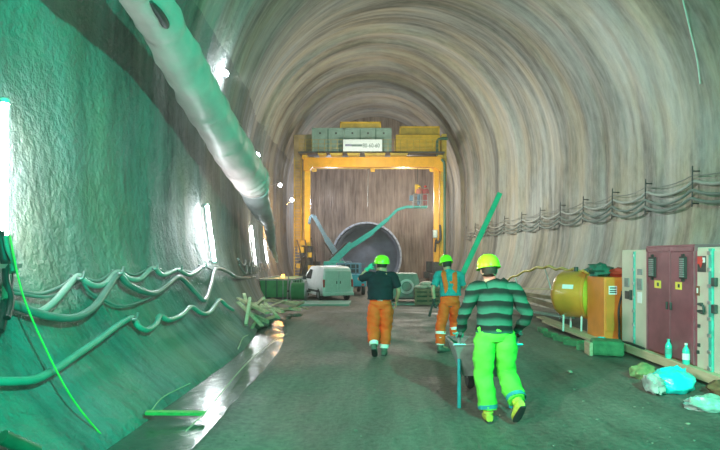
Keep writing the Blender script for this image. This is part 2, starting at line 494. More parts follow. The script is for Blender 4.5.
for (px, py, w_, lab) in ((225, 73, 260, 'floodlight high on the left vault beside the air duct'),
                          (257, 155, 300, 'floodlight on the left vault just above the air duct end'),
                          (280, 185, 220, 'floodlight on the left chamber wall beside the yellow gantry'),
                          (292, 200, 80, 'small floodlight beside the ladder tower of the yellow gantry')):
    if px == 225: p = P(px, py, 13.2)
    elif px == 257: p = P(px, py, 24.5)
    elif px == 280: p = P(px, py, 36.5)
    else: p = P(px, py, 38.5)
    l, r = half(p.y, p.z)
    t = thing('floodlight', lab, 'lamp', p, 0, 'floodlights on the left side')
    rr = .08 if px == 225 else .09
    if px > 230: rr = .13
    Mx = Matrix.Translation(p) @ Matrix.Rotation(math.radians(80), 4, 'X') @ Matrix.Rotation(math.radians(20), 4, 'Y')
    MB().lathe([(rr*.2, -.02), (rr, .0), (rr*.85, .03)], 16, Mx).build('lamp_glass', M_flood, t)
    MB().lathe([(rr*.5, -.22), (rr*.9, -.16), (rr*1.3, -.03), (rr*1.3, 0), (rr*1.05, .005), (rr*1.05, -.02)], 16, Mx).build('lamp_housing', M_steel, t)
    MB().tube([p+Vector((0, .1, 0)), Vector((l-.05 if px < 290 else -7.0, p.y+.25, p.z+(.15 if px < 290 else -.3)))], .022, 6).build('bracket', M_steel, t)
    FLOODS.append((p+Vector((.14, -.1, -.12)), w_))

# ------------------------------------------------------------------ air duct
M_duct = mat('duct_fabric', (.60, .50, .49), col2=(.78, .68, .66), rough=.5, scale=1.2, bump=.5, bscale=5)  # grey fabric, tinted pinkish to offset the green lamp
M_ductp = mat('pale_duct_fabric', (.50, .52, .53), rough=.45, var=.15, scale=1.5, bump=.4, bscale=5)
dp = [(Vector((-2.9, -3, 5.2)), .34), (Vector((-2.9, 1, 5.2)), .34), (Vector((-2.9, 4.3, 5.2)), .31), (P(147, 0, 6.5), .30), (P(176, 52, 7.7), .33), (P(206, 106, 9.3), .385), (P(230, 146, 11.0), .43), (P(245, 170, 12.4), .46), (P(253, 182, 13.0), .42), (P(256, 187, 13.3), .28)]
t = thing('air_duct', 'big grey fabric ventilation duct slung along the upper left wall', 'ventilation duct', dp[0][0])
pts = catmull([[*p, r] for p, r in dp], 8)
# wrinkled skin: radius pulses between hoops
q = [(Vector(p[:3]), p[3]*(1+.035*math.sin(i*2.2)+.05*noise.noise(Vector((i*.35, 2, 0))))) for i, p in enumerate(pts)]
MB().tube([x[0] for x in q], [x[1] for x in q], 32).build('duct_skin', M_duct, t, wrinkle=.04, wfreq=1.6)
for i in range(4, len(q)-3, 6):
    c, r = q[i]; tdir = (q[i+1][0]-q[i-1][0]).normalized()
    MB().tube([c-tdir*.02, c+tdir*.02], r*1.03, 32, caps=False).build('hoop_seam', M_duct, t)
    top = c+Vector((0, 0, r)); l, _r = half(c.y, c.z+1.0)
    MB().tube([top, Vector((l+.02, c.y, c.z+1.0))], .012, 5).build('hanger_wire', M_steel, t)
# loose flap near the top of the frame
a = q[28][0]
fl = MB().tube([P(151, 2, 6.15), P(158, 12, 6.4), P(165, 24, 6.7), P(169, 36, 7.1)], [.02, .06, .06, .015], 10, res=4, ry=[.02, .05, .05, .01], side=(1, 0, .2))
fl.build('loose_flap', M_dark, t)
tag(MB().tube([P(254, 187, 13.3), P(257, 200, 14.3), P(263, 214, 16.2), P(269, 226, 19.4), P(272, 246, 22.5), P(277, 262, 27)], [.40, .34, .30, .22, .16, .06], 20, res=8, ry=[.36, .26, .20, .16, .1, .05], side=(1, 0, 0)).build('duct_sleeve', M_ductp, wrinkle=.05, wfreq=2.2),
    'pale collapsed duct sleeve hanging down the left wall below the duct end', 'duct sleeve')

# ------------------------------------------------------------------ cables, left wall
M_hoseP = mat('pale_hose', (.40, .42, .40), rough=.35, var=.1)
M_hoseG = mat('grey_hose', (.20, .24, .23), rough=.35, var=.1)
M_hoseT = mat('green_hose', (.10, .36, .30), rough=.35, var=.1)
M_cab = mat('grey_cable', (.22, .23, .22), rough=.5, var=.15)
M_cabB = mat('black_cable', (.03, .03, .03), rough=.5)
def wall_path(px, off):
    out = []
    for x, y in px:
        if x < 6:
            p = hit(6, y, off); p.y -= (6-x)*.02; p.x = half(p.y, p.z)[0]+off
        else: p = hit(x, y, off)
        out.append(p)
    return out
LC = [('pale thick hose draped from a hook, uppermost at the left edge', M_hoseP, .038, .12, [(0, 298), (14, 304), (30, 311), (42, 311), (56, 300), (68, 286), (78, 276), (86, 282), (96, 286), (106, 283), (118, 272), (128, 278), (140, 279), (153, 268), (163, 275), (178, 270), (190, 275), (203, 267)]),
      ('thick grey hose looping lowest among the hooked cables at left', M_hoseG, .044, .15, [(0, 300), (15, 305), (40, 314), (62, 318), (80, 316), (96, 305), (108, 288), (118, 275), (128, 284), (142, 291), (155, 293), (166, 286), (178, 277), (188, 284), (197, 294), (205, 300), (211, 285), (216, 269), (228, 272), (240, 278), (255, 277)]),
      ('thin dark cable sagging across the left wall below the hooks', M_cab, .018, .10, [(0, 290), (20, 294), (45, 297), (62, 292), (78, 279), (90, 292), (104, 300), (120, 306), (140, 302), (160, 292), (178, 278)]),
      ('thin grey cable just above the thick hoses on the left wall', M_cab, .02, .08, [(0, 284), (18, 291), (40, 294), (60, 287), (78, 276), (98, 281), (118, 270), (135, 275), (153, 267), (166, 272), (178, 269), (191, 272), (203, 266), (214, 270), (224, 267)]),
      ('long green hose running alone low on the left wall', M_hoseT, .04, .12, [(0, 378), (18, 381), (36, 379), (56, 369), (78, 354), (100, 339), (117, 326), (132, 318), (138, 326), (147, 330), (156, 324), (160, 316), (169, 320), (182, 315), (191, 307), (201, 313), (209, 313), (215, 306), (220, 300), (227, 306), (233, 310)])]
for lab, m_, r, off, px in LC:
    p = wall_path(px, off)
    tag(MB().tube(p, r, 10, res=6).build('wall_hose' if r > .03 else 'wall_cable', m_), lab, 'hose' if r > .03 else 'cable')
hooks = [(78, 276, 'hook carrying the hoses nearest the camera'), (118, 271, 'second hook from the left, left wall'), (153, 267, 'third hook from the left, left wall'), (178, 269, 'fourth hook from the left, left wall'), (203, 266, 'fifth hook from the left, left wall'), (132, 317, 'hook holding up the lone green hose, nearest the camera')]
for x, y, lab in hooks:
    b_ = hit(x, y); p = hit(x, y, .2)
    pts = [b_+Vector((-.1, 0, .02)), p+Vector((0, 0, -.03)), p+Vector((.06, 0, -.02)), p+Vector((.08, 0, .06))]
    tag(MB().tube(pts, .018, 8, res=4).build('cable_hook', M_steel), 'steel '+lab, 'hook')
# repeating small loops further along, built from the wall itself
for k in range(11):
    d0 = 14.8+k*1.9; d1 = d0+1.9
    lst = []
    for (zo, r, sg) in ((1.72, .035, .18), (1.55, .03, .28)):
        pts = []
        for i in range(7):
            u = i/6; d = d0+(d1-d0)*u; z = zo-.35*min(1, (d-14.8)/12)-sg*4*u*(1-u); pts.append(Vector((half(d, z)[0]+.16, d, z)))
        lst.append((pts, r))
    mb = MB()
    for pts, r in lst: mb.tube(pts, r, 6, res=2)
    o = mb.build('cable_loop', M_cab)
    tag(o, 'grey cable sagging between two hooks on the far left wall', 'cable', 'cable loops receding along the left wall')
# bundle at the very left edge, thin green string, pipe end
t = thing('cable_bundle', 'dark bundle of hanging cables at the very left edge', 'cables', hit(3, 310, .1))
for i, (m_, r, px) in enumerate([(M_cabB, .04, [(1, 232), (4, 258), (9, 272), (6, 300), (3, 330)]), (M_dgrn, .035, [(3, 240), (12, 262), (14, 270), (8, 266), (5, 300)]), (M_cabB, .03, [(0, 262), (5, 280), (11, 300), (7, 318)]), (M_hoseT, .025, [(4, 236), (8, 248), (14, 262), (13, 272)])]):
    MB().tube(wall_path([(max(x, 6), y) for x, y in px] if i != 0 else px, .24+.03*i), r, 8, res=5).build('cable_strand', m_, t)
p = hit(9, 266, .3); MB().cbox(p, (.04, .30, .04)).build('clamp', M_steel, t)
M_string = mat('lime_string', (.30, .70, .12), rough=.5)
pts = [hit(10, 236, .4), hit(22, 292, .38), hit(44, 345, .3), hit(72, 398, .2), ground(104, 440)+Vector((0, 0, .02))]
tag(MB().tube(pts, .009, 5, res=4).build('lime_string', M_string), 'thin lime green string hanging diagonally down the left wall', 'string')
a = P(-12, 434, 4.4); a.x = max(a.x, half(a.y, a.z)[0]+.08)
mb = MB(); c0 = hit(2, 437, .12); c1 = hit(36, 452, .05)
tag(MB().tube([c0, c1], .055, 12).build('pipe', M_dgrn), 'short dark pipe end lying in the bottom left corner', 'pipe')

# ------------------------------------------------------------------ cables, right wall, with brackets
def wallx(d, z): return half(d, z)[1]
brk = [11.9, 14.7, 17.2, 19.5, 22.0, 24.4, 27.0, 29.7, 32.6, 35.8, 39.4, 43.4]
labs = 'nearest the camera|second from the camera|third from the camera|fourth from the camera|fifth from the camera|sixth from the camera'.split('|')
for i, d in enumerate(brk):
    z0, z1 = 3.25, 4.45
    mb = MB(); mb.tube([Vector((wallx(d, z)-.22, d, z)) for z in (z0, 3.7, z1)], .022, 6)
    for z in (3.35, 4.3): mb.tube([Vector((wallx(d, z)+.05, d, z)), Vector((wallx(d, z)-.22, d, z))], .02, 6)
    o = mb.build('cable_bracket', M_dark)
    if i < 6: tag(o, 'upright cable bracket on the right wall, '+labs[i], 'bracket', 'cable brackets on the right wall')
    else: tag(o, 'tiny cable bracket on the far right wall', 'bracket', 'cable brackets on the right wall')
for ci, (z, r, sg, lab, m_) in enumerate([(4.0, .05, .22, 'topmost thick grey cable sagging along the right wall', M_hoseP), (4.18, .016, .12, 'thin dark wire above the thick right wall cables', M_cab), (3.74, .045, .26, 'middle grey cable sagging along the right wall', M_hoseG), (3.50, .05, .24, 'lowest grey cable sagging along the right wall', M_hoseG)]):
    pts = []
    B = [6.2, 9.0]+brk
    for a_, b_ in zip(B, B[1:]):
        for i in range(8):
            u = i/8; d = a_+(b_-a_)*u; zz = z-sg*(4*u*(1-u))*(1+.15*noise.noise(Vector((a_, ci, 0)))); pts.append(Vector((wallx(d, zz)-.17-.03*ci, d, zz)))
    tag(MB().tube(pts, r, 8, res=2).build('wall_cable', m_), lab, 'cable')
M_chalk = mat('white_cord', (.75, .75, .72), rough=.6)
tag(MB().tube([hit(x, y, .03) for x, y in ((679, -14), (684, 5), (690, 30), (697, 60), (700, 84))], .02, 6, res=4).build('white_cord', M_chalk), 'thin white cord running down the vault at upper right', 'cord')

# ------------------------------------------------------------------ gantry
GD = 41.0
def G(px, py, dd=0.0):
    p = P(px, py, GD); return Vector((p.x, GD+dd, p.z))
gz = zf(GD)
gt = thing('gantry', 'large yellow portal gantry spanning the far chamber', 'gantry', (-.5, GD, gz))
def gbox(name, m_, x0, y0, x1, y1, da, db, bevel=.03, parent=None):
    a = G(x0, y1); b = G(x1, y0)
    if da > 4:   # the rear frame stands straight behind the front one as the camera sees it: wider by perspective
        k_ = (GD+da)/GD*1.0; a = Vector((a.x*k_, 0, max(gz, (a.z-CH)*k_+CH))); b = Vector((b.x*k_, 0, (b.z-CH)*k_+CH))
    return MB().box(a.x, b.x, GD+da, GD+db, a.z, b.z).build(name, m_, parent or gt, bevel=bevel)
gbox('leg', M_yel, 304.5, 166, 310, 246, 0, .5); gbox('leg', M_ora, 434, 166, 439, 262, 0, .5)
gbox('leg', M_yel, 440, 160, 446, 262, .3, 1.2)
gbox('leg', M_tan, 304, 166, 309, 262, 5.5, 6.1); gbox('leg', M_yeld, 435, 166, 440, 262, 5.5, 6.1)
# front beam with haunches
mb = MB(); pl = [(304, 158), (440, 157), (446, 162), (446, 172), (440, 172), (436, 168), (430, 167.5), (313, 167.5), (309, 171), (304, 171)]
mb.prism([(G(x, y).x, G(x, y).z) for x, y in pl], GD-.25, GD+.35, axis='y').build('cross_beam', M_ora, gt, bevel=.03)
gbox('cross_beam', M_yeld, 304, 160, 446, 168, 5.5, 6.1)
for x in (305, 372, 440): gbox('longitudinal_beam', M_yel, x-2.5, 154, x+2.5, 159, -.2, 6.2)
gbox('side_panel', M_tan, 292.5, 133, 303.5, 247, .6, 2.2); gbox('side_panel', M_yeld, 441.5, 134, 446.5, 181, -.1, 1.0)
gbox('machine_housing', M_yel, 396, 133, 441, 157, .5, 3.0, .05); gbox('machine_housing', M_tan, 294, 132, 313, 157, .8, 3.0, .05)
mb = MB()
for x0, x1 in ((330, 344), (347, 361), (364, 386), (389, 408), (318, 328)):
    a, b = G(x0, 157.5), G(x1, 153.5); mb.prism([(a.x, a.z+.28), (b.x, a.z+.28), (b.x-.15, a.z), (a.x+.15, a.z)], GD-1.0, GD-.2, axis='y')
mb.build('walkway_bracket', M_yeld, gt)
gbox('walkway', M_dark, 300, 154, 443, 155.4, -1.0, .5, .0)
mb = MB()
for i in range(23):
    x = 301+i*6.2; mb.tube([G(x, 154.5, -.95), G(x, 142.5, -.95)], .018, 5)
for y in (142.5, 146.5, 150.5): mb.tube([G(301, y, -.95), G(439, y, -.95)], .016, 5)
mb.build('railing', M_yeld, gt)
# ladder tower, left
mb = MB()
for x in (293.5, 300.5): mb.tube([G(x, 157, .4), G(x, 282, .4)], .05, 6)
for i in range(40): y = 160+i*3.05; mb.tube([G(293.5, y, .4), G(300.5, y, .4)], .022, 5)
mb.build('ladder', M_yeld, gt)
# pipes on the right leg
MB().tube([G(447, 139.5, -.3), G(441, 139.5, -.3), G(437.5, 141, -.3), G(436.8, 145, -.3), G(436.8, 156, -.3)], .12, 10, res=3).build('elbow_pipe', M_dgrn, gt)
MB().tube([G(441, 160, -.35), G(443.6, 163, -.35), G(444, 168, -.35), G(444, 262, -.35)], .11, 10).build('riser_pipe', M_dgrn, gt)
MB().tube([G(439.5, 225, -.3), G(440, 238, -.3), G(437, 243, -.4), G(435.5, 240, -.3), G(434.5, 252, -.3)], .09, 8, res=5).build('looped_hose', M_cabB, gt)
gbox('control_box', M_steel, 432.5, 230, 437, 238, -.4, -.05)
# bogies with wheels, on the ground
def zpx(z): return CY-(z-CH)*F/GD
for (x0, x1, dd, yt) in ((299, 314, -.3, 246), (431, 448, -.3, 262), (299, 314, 5.2, 262), (431, 447, 5.2, 262)):
    a, b = G(x0, 0).x, G(x1, 0).x; zt = G(0, yt).z
    mb = MB(); mb.box(a, b, GD+dd, GD+dd+1.5, gz+.35, gz+.95); mb.box(a+.2, b-.2, GD+dd+.2, GD+dd+1.2, gz+.95, zt)
    bg = mb.build('bogie', M_dark, gt, bevel=.04)
    for xx in (a+.3, b-.3):
        Mx = Matrix.Translation((xx, GD+dd+.7, gz+.35)) @ Matrix.Rotation(math.pi/2, 4, 'Y')
        MB().lathe([(.1, -.16), (.33, -.16), (.35, -.05), (.35, .05), (.33, .16), (.1, .16)], 18, Mx).build('wheel', M_rust, bg)
for x, y, s_ in ((302, 250, .5), (310, 255, .45), (304, 243, .4), (312, 268, .5), (300, 266, .4)): MB().cbox(G(x, y, -.5), (s_, s_*.7, s_*.9)).build('valve_block', M_yeld, gt, bevel=.03)
mb = MB()
for i, (x0, y0, x1, y1) in enumerate(((298, 240, 301, 275), (306, 240, 304, 270), (312, 238, 315, 275), (309, 246, 300, 262))):
    mb.tube([G(x0, y0, -.6), G((x0+x1)/2+3, (y0+y1)/2, -.8), G(x1, y1, -.6)], .06, 6, res=4)
mb.build('hydraulic_hoses', M_cabB, gt)
# hanging wire in the middle of the opening
MB().tube([G(368, 168, 1), G(367.5, 205, 1)], .03, 5).build('hanging_wire', M_steel, gt)
# containers sitting on the gantry
def cont(x0, x1, y0, y1, da, db, lab):
    a, b = G(x0, y1), G(x1, y0)
    t = thing('site_container', lab, 'container', ((a.x+b.x)/2, GD+da, a.z))
    MB().box(a.x+.04, b.x-.04, GD+da+.04, GD+db, a.z, b.z).build('shell', M_grn, t, bevel=.03)
    mb = MB(); w_ = .12
    for x in (a.x, b.x-w_): mb.box(x, x+w_, GD+da, GD+da+.1, a.z, b.z)
    for z in (a.z, b.z-w_): mb.box(a.x, b.x, GD+da, GD+da+.1, z, z+w_)
    mb.build('frame', M_grn, t, bevel=.01)
    n = max(2, round((b.x-a.x)/1.3))
    for i in range(n):
        x = a.x+(i+.5)*(b.x-a.x)/n; MB().cbox((x, GD+da+.03, b.z-.42), (.14, .06, .14)).build('vent', M_dark, t)
    mb = MB()
    for i in range(1, n): x = a.x+i*(b.x-a.x)/n; mb.box(x-.03, x+.03, GD+da+.0, GD+da+.06, a.z, b.z)
    mb.build('seam', M_dgrn, t)
    return t
cont(312, 344, 128, 154.2, 0.0, 2.4, 'grey-green site container at left on top of the yellow gantry')
cont(344.5, 391.5, 128, 154.2, 0.0, 2.4, 'wider grey-green site container behind the white banner on the gantry')
for x0, x1, y0, lab in ((340, 381, 121, 'yellow open-topped skip on top behind the green containers'), (400, 441, 123, 'yellow open-topped skip on the yellow housing at right of the gantry')):
    a, b = G(x0, 133.0 if x0 == 400 else 128), G(x1, y0+1.5)
    t = thing('skip', lab, 'skip', ((a.x+b.x)/2, GD+1.6, a.z), 0)
    db = .9 if x0 == 400 else 0.1
    MB().box(a.x, b.x, GD+db, GD+db+1.8, a.z, b.z).build('tub', M_yeld, t, bevel=.04)
    mb = MB()
    for x in (a.x, b.x-.1): mb.box(x, x+.1, GD+db-.05, GD+db, a.z, b.z+.1)
    mb.box(a.x, b.x, GD+db-.05, GD+db+.05, b.z-.05, b.z+.08)
    mb.build('rim', M_yel, t)
    mb = MB()
    for i in range(9): mb.blob((a.x+.5+i*(b.x-a.x-1)/8, GD+db+.9, b.z+.02), (.35, .5, .28), seed=i, n=8)
    mb.build('load', M_dark, t)
# banner
a, b = G(344, 154), G(382, 142.5)
t = thing('banner', 'white banner with dark lettering on the gantry railing', 'sign', ((a.x+b.x)/2, GD-1.05, a.z))
M_ban = mat('white_banner', (.78, .88, .90), rough=.5, var=.04)
MB().box(a.x, b.x, GD-1.08, GD-1.04, a.z, b.z).build('board', M_ban, t)
def text(name, s, m_, loc, size, parent=None, rot=(math.pi/2, 0, 0), ext=.004, sx=1.0):
    c = bpy.data.curves.new(name, 'FONT'); c.body = s; c.size = size; c.extrude = ext; c.align_x = 'LEFT'
    o = bpy.data.objects.new(name, c); COL.objects.link(o)
    bpy.context.view_layer.update()
    dg = bpy.context.evaluated_depsgraph_get(); me = bpy.data.meshes.new_from_object(o.evaluated_get(dg))
    COL.objects.unlink(o); bpy.data.objects.remove(o)
    me.materials.clear(); me.materials.append(m_)
    o = bpy.data.objects.new(name, me); COL.objects.link(o)
    if parent: o.parent = parent; loc = Vector(loc)-Vector(parent['_w'])
    o.location = loc; o.rotation_euler = rot; o.scale = (sx, 1, 1)
    return o
M_ink = mat('dark_green_ink', (.02, .10, .10), rough=.6); M_inkp = mat('purple_ink', (.12, .10, .30), rough=.6)
za = a.z
mb = MB()   # the banner's illegible first word: a run of short strokes
random.seed(3)
x = a.x+.18
while x < a.x+.62: mb.box(x, x+.06, GD-1.095, GD-1.08, za+.40, za+.56); x += .085
mb.build('lettering', M_inkp, t)
mb = MB()
while x < a.x+1.45: mb.box(x, x+.07, GD-1.095, GD-1.08, za+.38, za+.54); x += .095
mb.build('lettering', M_ink, t)
text('lettering', '80-60-60', M_ink, (a.x+1.55, GD-1.085, za+.30), .46, t, sx=.82)

# ------------------------------------------------------------------ hoist hook on its rope
t = thing('hoist_block', 'yellow hoist block hanging from the gantry beam above the basket', 'hoist', G(417, 196, -2))
MB().tube([G(418, 166, -2+2.2), G(417.2, 184, -2+2.2)], .03, 5).build('rope', M_dark, t)
p = G(417, 189, .2); MB().box(p.x-.16, p.x+.16, p.y-.12, p.y+.12, p.z-.35, p.z+.4).build('block', M_yel, t, bevel=.06)
MB().tube([p+Vector((0, 0, -.35)), p+Vector((0, 0, -.5)), p+Vector((.14, 0, -.62)), p+Vector((.02, 0, -.74)), p+Vector((-.1, 0, -.66))], .04, 7, res=4).build('hook', M_rust, t)

# ------------------------------------------------------------------ boom lifts
def boomlift(lab, d, base, m_, segs, jib, basket, rzs, W=2.2):
    """segs: pixel points of the boom with widths; basket: pixel box"""
    q = lambda x, y: P(x, y, d)
    b0 = q(*base); z0 = zf(d)
    t = thing('boom_lift', lab, 'boom lift', (b0.x, d, z0))
    mb = MB(); mb.prism([(-1.4, .45), (-1.5, .9), (-1.1, 1.15), (1.1, 1.15), (1.5, .9), (1.4, .45)], -W/2+.25, W/2-.25, Matrix.Translation((b0.x, d, z0))).build('chassis', m_, t, bevel=.05)
    for sx in (-1, 1):
        for sy in (-1, 1):
            Mx = Matrix.Translation((b0.x+sx*(W/2-.12), d+sy*1.0, z0+.45)) @ Matrix.Rotation(math.pi/2, 4, 'Y')
            MB().lathe([(.12, -.13), (.40, -.16), (.45, -.1), (.45, .1), (.40, .16), (.12, .13)], 20, Mx).build('wheel', M_rub, t)
    MB().lathe([(.7, 1.15), (.7, 1.3), (.6, 1.35)], 20, Matrix.Translation((b0.x, d, z0))).build('turntable', M_dark, t)
    MB().box(b0.x-1.0, b0.x+.5, d-.75, d+.75, z0+1.35, z0+2.0).build('engine_cover', m_, t, bevel=.08)
    for i, (a_, b_, w_) in enumerate(segs):
        A, B = q(*a_), q(*b_)
        MB().beam(A, B, w_, w_*1.15, up=(0, 1, 0)).build('boom_section', m_, t, bevel=.02)
    for j in range(len(jib)-1):
        A, B = q(*jib[j]), q(*jib[j+1]); MB().beam(A, B, .20, .20, up=(0, 1, 0)).build('jib', m_, t, bevel=.02)
    A, B = q(*segs[0][0]), q(*segs[0][1]); dv = (B-A)
    MB().tube([A+dv*.05+Vector((.35, 0, -.45)), A+dv*.42+Vector((.1, 0, -.2))], .09, 8).build('lift_cylinder', M_steel, t)
    mb = MB()   # hose carrier along the boom
    nrm = Vector((-dv.z, 0, dv.x)).normalized()*(segs[0][2]*.7)
    mb.tube([A+nrm+dv*.1, A+nrm+dv*.9], .05, 6); mb.build('hose_carrier', M_dark, t)
    x0, y0, x1, y1 = basket
    if x1 > x0:
        a_, b_ = q(x0, y1), q(x1, y0); mb = MB(); dd_ = .5
        bk = MB().box(a_.x, b_.x, d-dd_, d+dd_, a_.z, a_.z+.10).build('basket_floor', m_, t)
        for z in (a_.z+.5, b_.z):
            mb.tube([Vector((a_.x, d-dd_, z)), Vector((b_.x, d-dd_, z)), Vector((b_.x, d+dd_, z)), Vector((a_.x, d+dd_, z)), Vector((a_.x, d-dd_, z))], .03, 5)
        for x in (a_.x, (a_.x+b_.x)/2, b_.x):
            for y in (d-dd_, d+dd_): mb.tube([Vector((x, y, a_.z)), Vector((x, y, b_.z))], .03, 5)
        mb.build('basket_rail', M_steel, t)
        MB().cbox((a_.x-.12, d-.1, b_.z-.25), (.3, .3, .4)).build('control_panel', M_blue, t, bevel=.03)
        return a_, b_
    return None
BA = boomlift('teal boom lift reaching up to the right with a worker basket', 37.0, (338, 266), M_teal,
         [((330, 265), (352, 244), .48), ((344, 251), (373, 232), .38), ((370, 234), (388, 219), .28)], [(388, 219), (397, 210), (406, 207), (415, 207)], (413, 195, 427, 208), 0)
boomlift('blue-grey boom lift folded up against the chamber at left', 39.5, (345, 270), M_blue,
         [((343, 264), (326, 238), .42), ((329, 243), (314, 216), .30)], [(314, 216), (310.5, 216), (309, 224)], (0, 0, 0, 0), 0)

# ------------------------------------------------------------------ van
def wheel(t, x, y, z, r=.31, w_=.2, rim=M_steel):
    Mx = Matrix.Translation((x, y, z+r)) @ Matrix.Rotation(math.pi/2, 4, 'Y')
    wh = MB().lathe([(r*.6, -w_/2), (r*.92, -w_/2), (r, -w_*.35), (r, w_*.35), (r*.92, w_/2), (r*.6, w_/2)], 24, Mx).build('wheel', M_rub, t, local=True)
    MB().lathe([(.02, -w_/2-.01), (r*.55, -w_/2), (r*.6, -w_*.3), (r*.6, w_*.3), (r*.55, w_/2), (.02, w_/2+.01)], 18, Mx).build('hubcap', rim, wh, local=True)
M_vandoor = mat('green_tinted_van_white', (.62, .68, .66), rough=.35, var=.05)  # white van paint with the green lamp's tint put into the colour
vd = 26.2
vt = thing('van', 'small white panel van seen from behind, parked before the bore', 'van', ((338-CX)*vd/F, vd, zf(vd)), math.radians(24))
W2 = .86
body = [(-.02, .35), (-.05, .75), (.0, 1.2), (.12, 1.72), (.3, 1.80), (1.4, 1.86), (2.5, 1.82), (3.05, 1.48), (3.3, 1.18), (4.0, .98), (4.15, .7), (4.1, .3), (3.75, .28), (3.65, .52), (3.4, .66), (3.15, .52), (3.05, .28), (1.1, .28), (1.0, .52), (.75, .66), (.5, .52), (.4, .28)]
vs = []; n = len(body)
def inset(z): return 0 if z < 1.0 else .16*((z-1.0)/.85)**1.5
for sx in (-1, 1):
    for y, z in body: vs.append(Vector((sx*(W2-inset(z)), y, z)))
mb = MB(); mb.add(vs, [tuple(range(n)), tuple(reversed(range(n, 2*n)))]+[(i, n+i, n+(i+1) % n, (i+1) % n) for i in range(n)])
mb.build('body', M_white, vt, local=True, bevel=.04)
for sx in (-1, 1):
    mb = MB(); pl = [(2.05, 1.12), (2.05, 1.62), (2.5, 1.64), (2.95, 1.3), (3.05, 1.12)]
    vs = [Vector((sx*(W2-inset(z)+.012), y, z)) for y, z in pl]
    mb.add(vs, [tuple(range(len(pl)))]); mb.add([v-Vector((sx*.02, 0, 0)) for v in vs], [tuple(range(len(pl)))]); mb.build('side_window', M_glass, vt, local=True)
    wheel(vt, sx*(W2-.1), .75, 0); wheel(vt, sx*(W2-.1), 3.4, 0)
    d_ = MB().box(sx*.02 if sx > 0 else -.70, .70 if sx > 0 else -.02, -.075, -.02, .52, 1.6).build('rear_door', M_vandoor, vt, local=True, bevel=.02)
    MB().cbox((sx*.1, -.09, 1.0), (.04, .03, .14)).build('handle', M_dark, d_, local=True)
    MB().box(sx*.73 if sx > 0 else -.83, .83 if sx > 0 else -.73, -.07, .02, .75, 1.15).build('tail_light', M_red, vt, local=True, bevel=.02)
    MB().cbox((sx*(W2+.12), 2.95, 1.15), (.2, .1, .22)).build('mirror', M_dark, vt, local=True, bevel=.03)
    MB().box(sx*W2-.01, sx*W2+.015, .9, 2.9, .45, .56).build('side_trim', M_dark, vt, local=True)
MB().box(-.86, .86, -.14, .02, .3, .48).build('rear_bumper', M_vandoor, vt, local=True, bevel=.04)
mb = MB().add([Vector((-.6, 2.56, 1.80)), Vector((.6, 2.56, 1.80)), Vector((.72, 3.28, 1.22)), Vector((-.72, 3.28, 1.22))], [(0, 1, 2, 3)]); mb.build('windscreen', M_glass, vt, local=True)
# blue flat truck partly hidden behind the van
td = 30.0
tt = thing('truck', 'small blue truck half hidden behind the white van', 'truck', ((353-CX)*td/F, td, zf(td)), math.radians(8))
MB().box(-.8, .8, 0, 2.6, .55, 1.25).build('cargo_bed', mat('bright_blue_paint', (.03, .28, .40), rough=.4), tt, local=True, bevel=.03)
MB().prism([(2.6, .5), (2.6, 1.95), (3.9, 1.95), (4.3, 1.2), (4.3, .5)], -.8, .8).build('cab', M_blue, tt, local=True, bevel=.06)
mb = MB()
for i in range(5): mb.box(-.75+i*.3, -.7+i*.3, .02, .06, 1.25, 1.9)
for z in (1.3, 1.6, 1.88): mb.box(-.75, .75, .0, .05, z, z+.04)
mb.build('rack', M_blue, tt, local=True)
MB().box(-.6, .6, 2.57, 2.6, 1.3, 1.85).build('rear_window', M_glass, tt, local=True)
for sx in (-1, 1):
    wheel(tt, sx*.7, .8, 0, .33); wheel(tt, sx*.7, 3.5, 0, .33)
    MB().box(sx*.6-.08, sx*.6+.08, -.03, .0, .6, .72).build('tail_light', M_red, tt, local=True)

# ------------------------------------------------------------------ grout pump (box with round flange) beside the first worker
pd = 25.0
o_ = ((408-CX)*pd/F, pd, zf(pd))
pt = thing('grout_pump', 'grey-green boxy machine with a round flange beyond the saluting worker', 'machine', o_)
M_pump = mat('grey_green_machine', (.27, .36, .32), rough=.5, var=.2, scale=3)
MB().prism([(-.85, .30), (-.85, 1.05), (-.55, 1.5), (.45, 1.5), (.62, 1.0), (.62, .30)], 0, 1.6, axis='y').build('housing', M_pump, pt, local=True, bevel=.04)
Mx = Matrix.Translation((-.08, -.02, .85)) @ Matrix.Rotation(math.pi/2, 4, 'X')
fo = MB().lathe([(.37, -.02), (.37, .08), (.27, .1), (.25, .02), (.05, .02)], 28, Mx).build('flange', M_white, pt, local=True)
MB().lathe([(.02, .03), (.24, .03), (.2, .09), (.02, .1)], 24, Mx).build('cover', M_pump, fo, local=True)
MB().box(-.95, .8, .0, 1.6, .2, .32).build('frame', M_dark, pt, local=True)
MB().tube([(-.95, -.05, .3), (.9, -.05, .3)], .05, 8).build('tow_bar', M_steel, pt, local=True)
for sx in (-1, 1): wheel(pt, sx*.72, .5, 0, .24, .16); wheel(pt, sx*.72, 1.3, 0, .24, .16)
